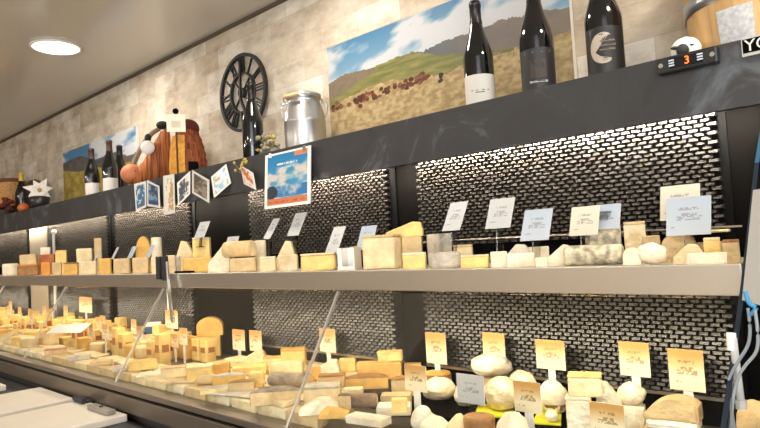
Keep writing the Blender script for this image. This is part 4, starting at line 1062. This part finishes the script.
cheese('block', (318, 372, 346, 388), DL, None, 'tan', 'tan block between the pale cut wedge and the ochre half wheel', rind='brown', ratio=.5)
cheese('half', (306, 366, 322, 380), DL, None, 'gold', 'small golden half round right of the dark mouldy log', rind='tan', ratio=.6)
cheese('block', (262, 355, 284, 367), DL, None, 'cream', 'cream block left of the bright yellow tall block', rind='gold', ratio=.6)
cheese('half', (338, 394, 352, 412), DL, None, 'tan', 'narrow tan half round left of the brown rind log', rind='dark', ratio=.6)
cheese('roof', (318, 405, 350, 424), DL, None, 'gold', 'golden brown cut piece at the rail left of the long white slice', rind='brown', ratio=.5, lean=-.2)
cheese('block', (404, 362, 422, 378), DL, None, 'tan', 'tan block below the black post behind the brown front tag', rind='gold', ratio=.6)
o = tag(obj('serving_tray', box(nb(), -.33, .25, -.115, .085, 0, .012, .003), M_BLACK, loc=(-.80, 1.20, D)), 'black tray carrying the white goat cheese balls', 'tray')
T = D+.012
cheese('ball', (422, 377, 456, 406), T, 1.20, 'bloom', 'white goat cheese ball below the left rear price tag', ratio=1)
cheese('ball', (454, 381, 479, 408), T, 1.185, 'bloom', 'cream goat cheese ball half hidden behind the grey front price tag', ratio=1)
cheese('wheel', (424, 369, 452, 383), D, 1.31, 'gold', 'golden round cheese in the rear row behind the leftmost goat cheese ball', ratio=.7, rind='brown')
cheese('ball', (484, 376, 519, 406), T, 1.20, 'bloom', 'goat cheese ball with mottled foot under the topmost ball', ratio=1, rind='mottle')
cheese('ball', (471, 354, 512, 381), D+.06, 1.295, 'white', 'large white goat cheese ball on top in the rear row before a price tag', ratio=.7)
cheese('drum', (478, 375, 506, 398), D, 1.295, 'tan', 'tan round cheese under the large topmost goat cheese ball', ratio=.55)
cheese('ball', (508, 370, 536, 396), T, 1.26, 'bloom', 'white goat cheese ball right of the topmost ball, behind a brown price tag', ratio=.8)
def mat_leaf(px, label):
    q = [atz(x, y, D+.013) for x, y in px]; c = sum(q, Vector())/len(q)
    o = obj('leaf_mat', prism(nb(), [p-c for p in q], (0, 0, .003)), mat('yellow_green_leaf', (206, 200, 40), .5, var=.12, vscale=20), loc=c); tag(o, label, 'mat')
mat_leaf([(474, 418), (478, 407), (492, 404), (514, 403), (513, 418)], 'yellow green leaf mat below the mottled goat cheese ball')
mat_leaf([(531, 424), (543, 406), (562, 402), (561, 426)], 'yellow green leaf mat right of the brown front price tag')
cheese('drum', (463, 411, 497, 440), D, .985, 'brown', 'brown rind cheese at the bottom edge behind the grey price tag stem', ratio=.9)
cheese('ball', (496, 411, 531, 440), D, .97, 'white', 'white soft cheese at the bottom edge left of the brown price tag stem', ratio=.9)
cheese('ball', (539, 380, 569, 405), T, 1.235, 'pale', 'cream rounded cheese with brown base below the middle rear price tag', rind='brown', ratio=.7)
cheese('ball', (545, 410, 558, 420), D+.016, 1.17, 'pale', 'tiny pale cheese lying on the yellow green mat', ratio=1)
h = cheese('block', (565, 393, 594, 428), D, 1.16, 'white', 'white boxed cheese under the cream block right of the green mat', ratio=.7, rind='bloom')
cheese('block', (567, 371, 603, 396), D+h-.004 if False else D+h, 1.17, 'cream', 'cream wedge block on the white boxed cheese', ratio=.6, rind='yellow')
cheese('roof', (594, 379, 623, 406), D+.03, 1.225, 'white', 'pale triangular piece behind the lowest right front price tag', lean=-.3, ratio=.5)
hc = cheese('block', (616, 402, 647, 426), D, 1.25, 'bloom', 'white block under the crumbly white lump at the lower right', ratio=.6)
cheese('ball', (616, 382, 646, 405), D+hc-.003, 1.25, 'bloom', 'crumbly white lump below the second rear price tag from the right', ratio=.6)
def brie():
    X, w, h = fit(641, 391, 706, 446, D, 1.19, .55, .12, 'box'); d = w*.55
    t = thing('filled_brie', 'large tan cheese cut open with a white creamy layer at the lower right', 'cheese', (X, 1.19, D), .12)
    obj('lower_half', wobble(box(nb(), -w/2, w/2, -d/2, d/2, 0, h*.42, .006), .001), K['tan'], t)
    b = nb(); box(b, -w/2+.006, w/2-.002, -d/2-.004, d/2-.004, h*.42, h*.58, .006); wobble(b, .0015); obj('filling', b, K['white'], t)
    b = nb(); prism(b, [Vector((-w/2, -d/2, h*.58)), Vector((w/2, -d/2, h*.58))]+[Vector((w/2*x, -d/2, h*(.66+.34*(1-abs((x-.25)/1.25)**2.2)))) for x in np.linspace(1, -1, 17)], (0, d, 0)); bmesh.ops.bevel(b, geom=[e for e in b.edges if abs(e.verts[0].co.y-e.verts[1].co.y) < 1e-6], offset=.004, segments=2, affect='EDGES')
    obj('upper_half', b, K['tan'], t)
brie()
cheese('ball', (736, 401, 790, 450), D, 1.22, 'tan', 'large tan loaf shaped cheese beyond the end glass at the lower right', rz=0, ratio=.7)
# price tags in the well
price_tag((425, 332, 447, 365), 1.315, 'ochre', 'ochre price tag before the black post, left of the topmost goat cheese ball', D, seed=21)
price_tag((482, 332, 506, 366), 1.318, 'ochre', 'ochre price tag directly behind the topmost goat cheese ball', D, seed=22)
price_tag((535, 339, 566, 371), 1.305, 'ochre', 'ochre price tag in the rear row above the cream half round', D, seed=23)
price_tag((618, 341, 651, 378), 1.305, 'ochre', 'ochre price tag in the rear row above the crumbly white block', D, seed=24)
price_tag((667, 348, 706, 393), 1.30, 'ochre', 'ochre price tag in the rear row above the filled tan cheese', D, seed=25)
price_tag((404, 364, 427, 393), 1.045, 'ochre', 'dim brown price tag nearest the black post, leftmost of the front tags', D, seed=26)
price_tag((456, 373, 485, 406), 1.06, 'white', 'grey front price tag between the goat cheese balls', D, seed=27)
price_tag((513, 380, 542, 415), 1.06, 'ochre', 'dim brown front price tag before the yellow green mats', D, seed=28)
price_tag((589, 401, 626, 440), 1.10, 'ochre', 'dim brown front price tag cut off at the bottom edge below the pale triangular piece', D, seed=29)
price_tag((319, 328, 336, 353), 1.315, 'ochre', 'ochre price tag behind the glass joint in the middle of the well', D, seed=30)
price_tag((232, 329, 245, 351), 1.315, 'ochre', 'left of two ochre price tags before the wide black panel', D, seed=31)
price_tag((249, 330, 262, 352), 1.315, 'ochre', 'right of two ochre price tags before the wide black panel', D, seed=32)
price_tag((79, 297, 92, 313), 1.31, 'ochre', 'ochre price tag standing highest at the left of the well', D, seed=33)
price_tag((165, 310, 178, 329), 1.30, 'ochre', 'ochre price tag by the white upright rod at the left of the well', D, seed=34)

# named pieces near the rail at the left, lying on the bottom layer
cheese('block', (160, 377, 201, 398), DL, None, 'tan', 'wrapped tan block lying at the rail left of the long grey piece', ratio=.5, face=.6)
cheese('block', (186, 363, 214, 382), DL, None, 'yellow', 'pale yellow block with flat top behind the wrapped tan block', rind='cream', ratio=.6)
cheese('block', (160, 364, 187, 379), DL, None, 'cream', 'cream block left of the pale yellow block with flat top', rind='tan', ratio=.6)
cheese('roof', (136, 370, 164, 388), DL, None, 'pale', 'whitish wrapped wedge at the rail left of the wrapped tan block', lean=.6)
cheese('block', (112, 364, 138, 380), DL, None, 'grey', 'greyish wrapped block at the rail where a glass joint meets it')
cheese('block', (90, 358, 113, 372), DL, None, 'tan', 'flat tan block at the rail left of the greyish wrapped block')
cheese('half', (128, 358, 160, 371), DL, None, 'yellow', 'low yellow half round behind the whitish wrapped wedge', rind='gold', ratio=.6)
cheese('block', (68, 353, 91, 366), DL, None, 'grey', 'greyish block at the rail below the white paper slip')
cheese('block', (44, 347, 67, 359), DL, None, 'tan', 'flat tan block at the rail near the left edge of the photo', rind='red')
p = aty(62, 346, 1.03)
o = tag(obj('paper_slip', prism(nb(), [(-.09, -.035, 0), (.09, -.035, 0), (.09, .03, .03), (-.09, .03, .03)], (0, 0, .0015)), M_LABEL, loc=(-2.86, 1.03, D+.095), rz=.5), 'white paper slip lying tilted on the packed small cheeses at the left', 'paper')

# tightly packed small cheeses filling the left of the well
def protos():
    out = []
    def P(name, label, group, build): out.append((name, label, group, build))
    return out
rnd = random.Random(11)
proto = {}
def make(kind):
    if kind == 'block':
        o = obj('cheese_block', wobble(box(nb(), -.032, .032, -.026, .026, 0, .055, .005), .0015), K['yellow']); tag(o, 'small plain yellow block among the packed cheeses at the left of the well', 'cheese', 'small yellow blocks packed at the left')
    elif kind == 'gold':
        o = obj('cheese_block', wobble(box(nb(), -.034, .034, -.026, .026, 0, .062, .005), .0018), K['gold']); tag(o, 'small golden orange block among the packed cheeses at the left of the well', 'cheese', 'small golden blocks packed at the left')
    elif kind == 'pillar':
        o = thing('tall_cheese', 'tall narrow yellow cheese with brown label among the packed cheeses at the left', 'cheese', group='tall labelled cheeses packed at the left')
        obj('paste', wobble(box(nb(), -.023, .023, -.021, .021, 0, .105, .005), .001), K['yellow'], o)
        obj('paper_label', box(nb(), -.014, .014, -.0225, -.0205, .046, .070), mat('brown_paper_label', (172, 104, 56), .7), o)
        obj('paper_label', box(nb(), .0225, .0245, -.013, .013, .046, .070), MATS['brown_paper_label'], o)
    elif kind == 'drum':
        o = thing('cheese_drum', 'small round cream cheese with tan rind among the packed cheeses at the left', 'cheese', group='small round cheeses packed at the left')
        obj('paste', lathe(nb(), [(0, 0), (.030, 0), (.033, .004), (.033, .046), (.030, .050), (0, .050)], 24), K['cream'], o)
        obj('rind', lathe(nb(), [(.0332, .006), (.0340, .008), (.0340, .042), (.0332, .044)], 24), K['tan'], o, smooth=True)
    elif kind == 'pale':
        o = obj('cheese_wedge', prism(nb(), [Vector((-.04, -.022, 0)), Vector((.04, -.022, 0)), Vector((.04, -.022, .05)), Vector((-.04, -.022, .02))], (0, .044, 0)), K['cream']); tag(o, 'small cream wedge among the packed cheeses at the left of the well', 'cheese', 'small cream wedges packed at the left')
    elif kind == 'tag':
        o = thing('price_tag', 'small cream price tag standing among the packed cheeses at the left', 'price tag', group='small price tags packed at the left')
        printed('card', [(-.026, 0, .135), (.026, 0, .135), (.026, 0, .07), (-.026, 0, .07)], .0015, card_face('ochre', 5), 10, 12, o)
        obj('stem', box(nb(), -.006, .006, .002, .004, 0, .085), M_WHITE, o)
    return o
def copy_tree(o, first):
    if not first:
        return o
    c = o.copy(); C.objects.link(c)
    for ch in o.children:
        d = ch.copy(); d.parent = c; C.objects.link(d)
    return c
used = {}
def place(kind, X, Y, Z, rz, s):
    if kind not in proto: proto[kind] = make(kind); o = proto[kind]
    else: o = copy_tree(proto[kind], True)
    o.location = (X, Y, Z); o.rotation_euler.z = rz; o.scale = s
for Y, xe in ((1.300, -2.33), (1.235, -2.06), (1.170, -2.12), (1.105, -2.18)):
    X = -5.35
    rear = Y > 1.27
    while X < xe:
        if rear and -2.80 < X < -2.60: X = -2.60
        k = rnd.choice(('pillar', 'pillar', 'gold', 'tag', 'pillar', 'block', 'drum') if rear else ('pillar', 'pillar', 'block', 'tag', 'drum', 'pillar', 'gold'))
        step = {'block': .086, 'gold': .088, 'pillar': .070, 'drum': .082, 'pale': .092, 'tag': .062}[k]
        s_ = (1, 1, rnd.uniform(.8, 1.5) if k in ('block', 'gold', 'drum') else rnd.uniform(.75, 1.18))
        place(k, X+step/2, Y+rnd.uniform(-.004, .004), D, rnd.uniform(-.06, .10), s_)
        X += step
hb = cheese('block', (198, 334, 222, 352), D, 1.305, 'yellow', 'yellow block under the golden half round before the wide black panel', ratio=.4)
cheese('dome', (196, 316, 224, 335), D+hb, 1.305, 'gold', 'golden half round standing tall before the wide black panel', ratio=.35, rind='yellow')
X_, w_, h_ = fit(144, 321, 163, 336, D+.02, 1.302, .5, .9)
tb = thing('plastic_tub', 'white lidded tub with blue side in the rear row at the left of the well', 'tub', (X_, 1.302, D), .9)
obj('tub_body', box(nb(), -w_*.42, w_*.42, -w_*.2, w_*.2, 0, h_+.02-.018, .004), mat('blue_tub', (58, 110, 150), .4), tb); obj('lid', box(nb(), -w_/2, w_/2, -w_*.25, w_*.25, h_+.002, h_+.02, .004), M_WHITE, tb)
# bottom layer of flat cut pieces all along the well
lay = {}
def flat(kind):
    if kind == 'slab': o = obj('flat_cheese', wobble(box(nb(), -.054, .054, -.036, .036, 0, .027, .005), .001), K['cream'])
    elif kind == 'half':
        o = obj('flat_cheese', prism(nb(), [Vector((.054*math.cos(a), -.036+.072*math.sin(a), 0)) for a in np.linspace(0, PI, 14)], (0, 0, .027)), K['tan'])
    else: o = obj('flat_cheese', wobble(box(nb(), -.054, .054, -.036, .036, 0, .027, .007), .0012), K['mottle'])
    return tag(o, 'flat piece in the bottom layer under the cut cheeses along the rail', 'cheese', 'flat cheese pieces in the bottom layer')
for Y, xa, xe in ((.932, -4.9, -1.03), (1.012, -4.9, -1.06), (1.092, -2.0, -1.16), (1.172, -1.98, -1.2), (1.252, -1.95, -1.2), (1.315, -1.9, -1.2)):
    X = xa+rnd.uniform(0, .05)
    while X < xe-.1:
        k = rnd.choice(('slab', 'half', 'mottle'))
        if k not in lay: lay[k] = flat(k); o = lay[k]
        else: o = copy_tree(lay[k], True)
        o.location = (X+.055, Y, D); o.rotation_euler.z = rnd.uniform(-.05, .05)
        if Y > 1.3: o.scale = (1, .6, 1)
        X += .116
# cut pieces on the bottom layer at the far left
X = -4.9
while X < -3.05:
    for Y in (.945, 1.025):
        k = rnd.choice(('pale', 'drum', 'block', 'gold', 'pale')); place(k, X+rnd.uniform(0, .02), Y, D+.028, rnd.uniform(.2, .5), (1.15, 1.1, rnd.uniform(.7, 1.0)))
    X += .112

# ================================================================== RIGHT END: pipe, cables, cover
def right_end():
    Y = .935
    t = thing('drain_pipe', 'white upright pipe with cap beside the end glass', 'pipe', (0, 0, 0))
    a, b = aty(733, 338, Y), aty(741, 403, Y)
    obj('pipe', tube(nb(), [a, b], .0050, 12), mat('grey_white_pipe', (186, 186, 182), .4), t, smooth=True)
    obj('cap', tube(nb(), [aty(740.6, 400, Y), aty(741.6, 409, Y)], .0068, 12), mat('grey_cap', (176, 172, 164), .5), t)
    obj('collar', tube(nb(), [aty(731, 333, Y), aty(732, 350, Y)], .0062, 12), M_WHITE, t)
    m = mat('blue_grey_tubing', (138, 146, 150), .25, coat=.3)
    for path, lab in (([(748, 308), (750, 328), (748, 345), (738, 362), (729, 380), (730, 400), (735, 432)], 'bluish tube nearest the end glass, left of the two hanging tubes'),
                      ([(755, 310), (758, 335), (756, 352), (745, 366), (738, 378), (733, 400), (731, 432)], 'bluish tube hanging from the blue clip, right of the two tubes')):
        o = obj('hanging_tube', tube(nb(), smoothpath([aty(x, y, .915 if 'left' in lab else .90) for x, y in path]), .0021, 10), m, smooth=True)
        tag(o, lab, 'tube')
    o = obj('blue_clip', tube(nb(), smoothpath([aty(745, 291, .915), aty(749, 303, .915), aty(756, 308, .915), aty(750, 315, .915)]), [.0028]*19, 10), mat('bright_blue_plastic', (52, 142, 190), .4), smooth=True)
    tag(o, 'bright blue plastic clip on the end glass below shelf height', 'clip')
    c = thing('end_cover', 'pale grey end cover standing right of the end glass at shelf height', 'cover', (0, 0, 0))
    q = [aty(753, 190, .98), aty(780, 186, .98), aty(782, 312, .98), aty(742, 300, .98)]
    obj('cover_plate', prism(nb(), q, (0, .010, 0)), mat('pale_grey_cover', (164, 158, 148), .5), c)
    obj('cover_post', box(nb(), -.165, -.135, .985, 1.01, -.425, .02), MATS['pale_grey_cover'], c)
right_end()

# ================================================================== LIGHT, CAMERA
w = bpy.data.worlds.new('shop_ambient_fill'); bpy.context.scene.world = w; w.use_nodes = True  # even ambient fill added all round, entering where the room is left open
bg = w.node_tree.nodes['Background']; bg.inputs['Color'].default_value = (1.0, .98, .95, 1); bg.inputs['Strength'].default_value = .75
l = bpy.data.lights.new('added_fill_light', 'AREA'); l.shape = 'RECTANGLE'; l.size = 2.4; l.size_y = 1.7; l.energy = 75; l.color = (.86, .93, 1)  # unseen cool area lamp added as fill behind the camera; no window modelled
lo = bpy.data.objects.new('added_fill_light', l); link(lo); lo.location = (1.9, -3.0, .25)
lo.rotation_euler = (Vector((-1.0, 1.5, .1))-Vector(lo.location)).to_track_quat('-Z', 'Y').to_euler()

for o in list(bpy.context.scene.objects):
    if o.parent is None: o.location.z += EYE

cam = bpy.data.cameras.new('camera'); co = bpy.data.objects.new('camera', cam); C.objects.link(co)
cam.sensor_width = 36; cam.sensor_fit = 'HORIZONTAL'; cam.lens = F*36/760; cam.clip_start = .02
M = Matrix(((_r[0], _u[0], -_f[0], 0), (_r[1], _u[1], -_f[1], 0), (_r[2], _u[2], -_f[2], EYE), (0, 0, 0, 1)))
co.matrix_world = M
sc = bpy.context.scene; sc.camera = co
vs = sc.view_settings; vs.view_transform = 'Standard'; vs.look = 'None'; vs.exposure = .78; vs.gamma = 1
try: vs.use_curve_mapping = False
except Exception: pass
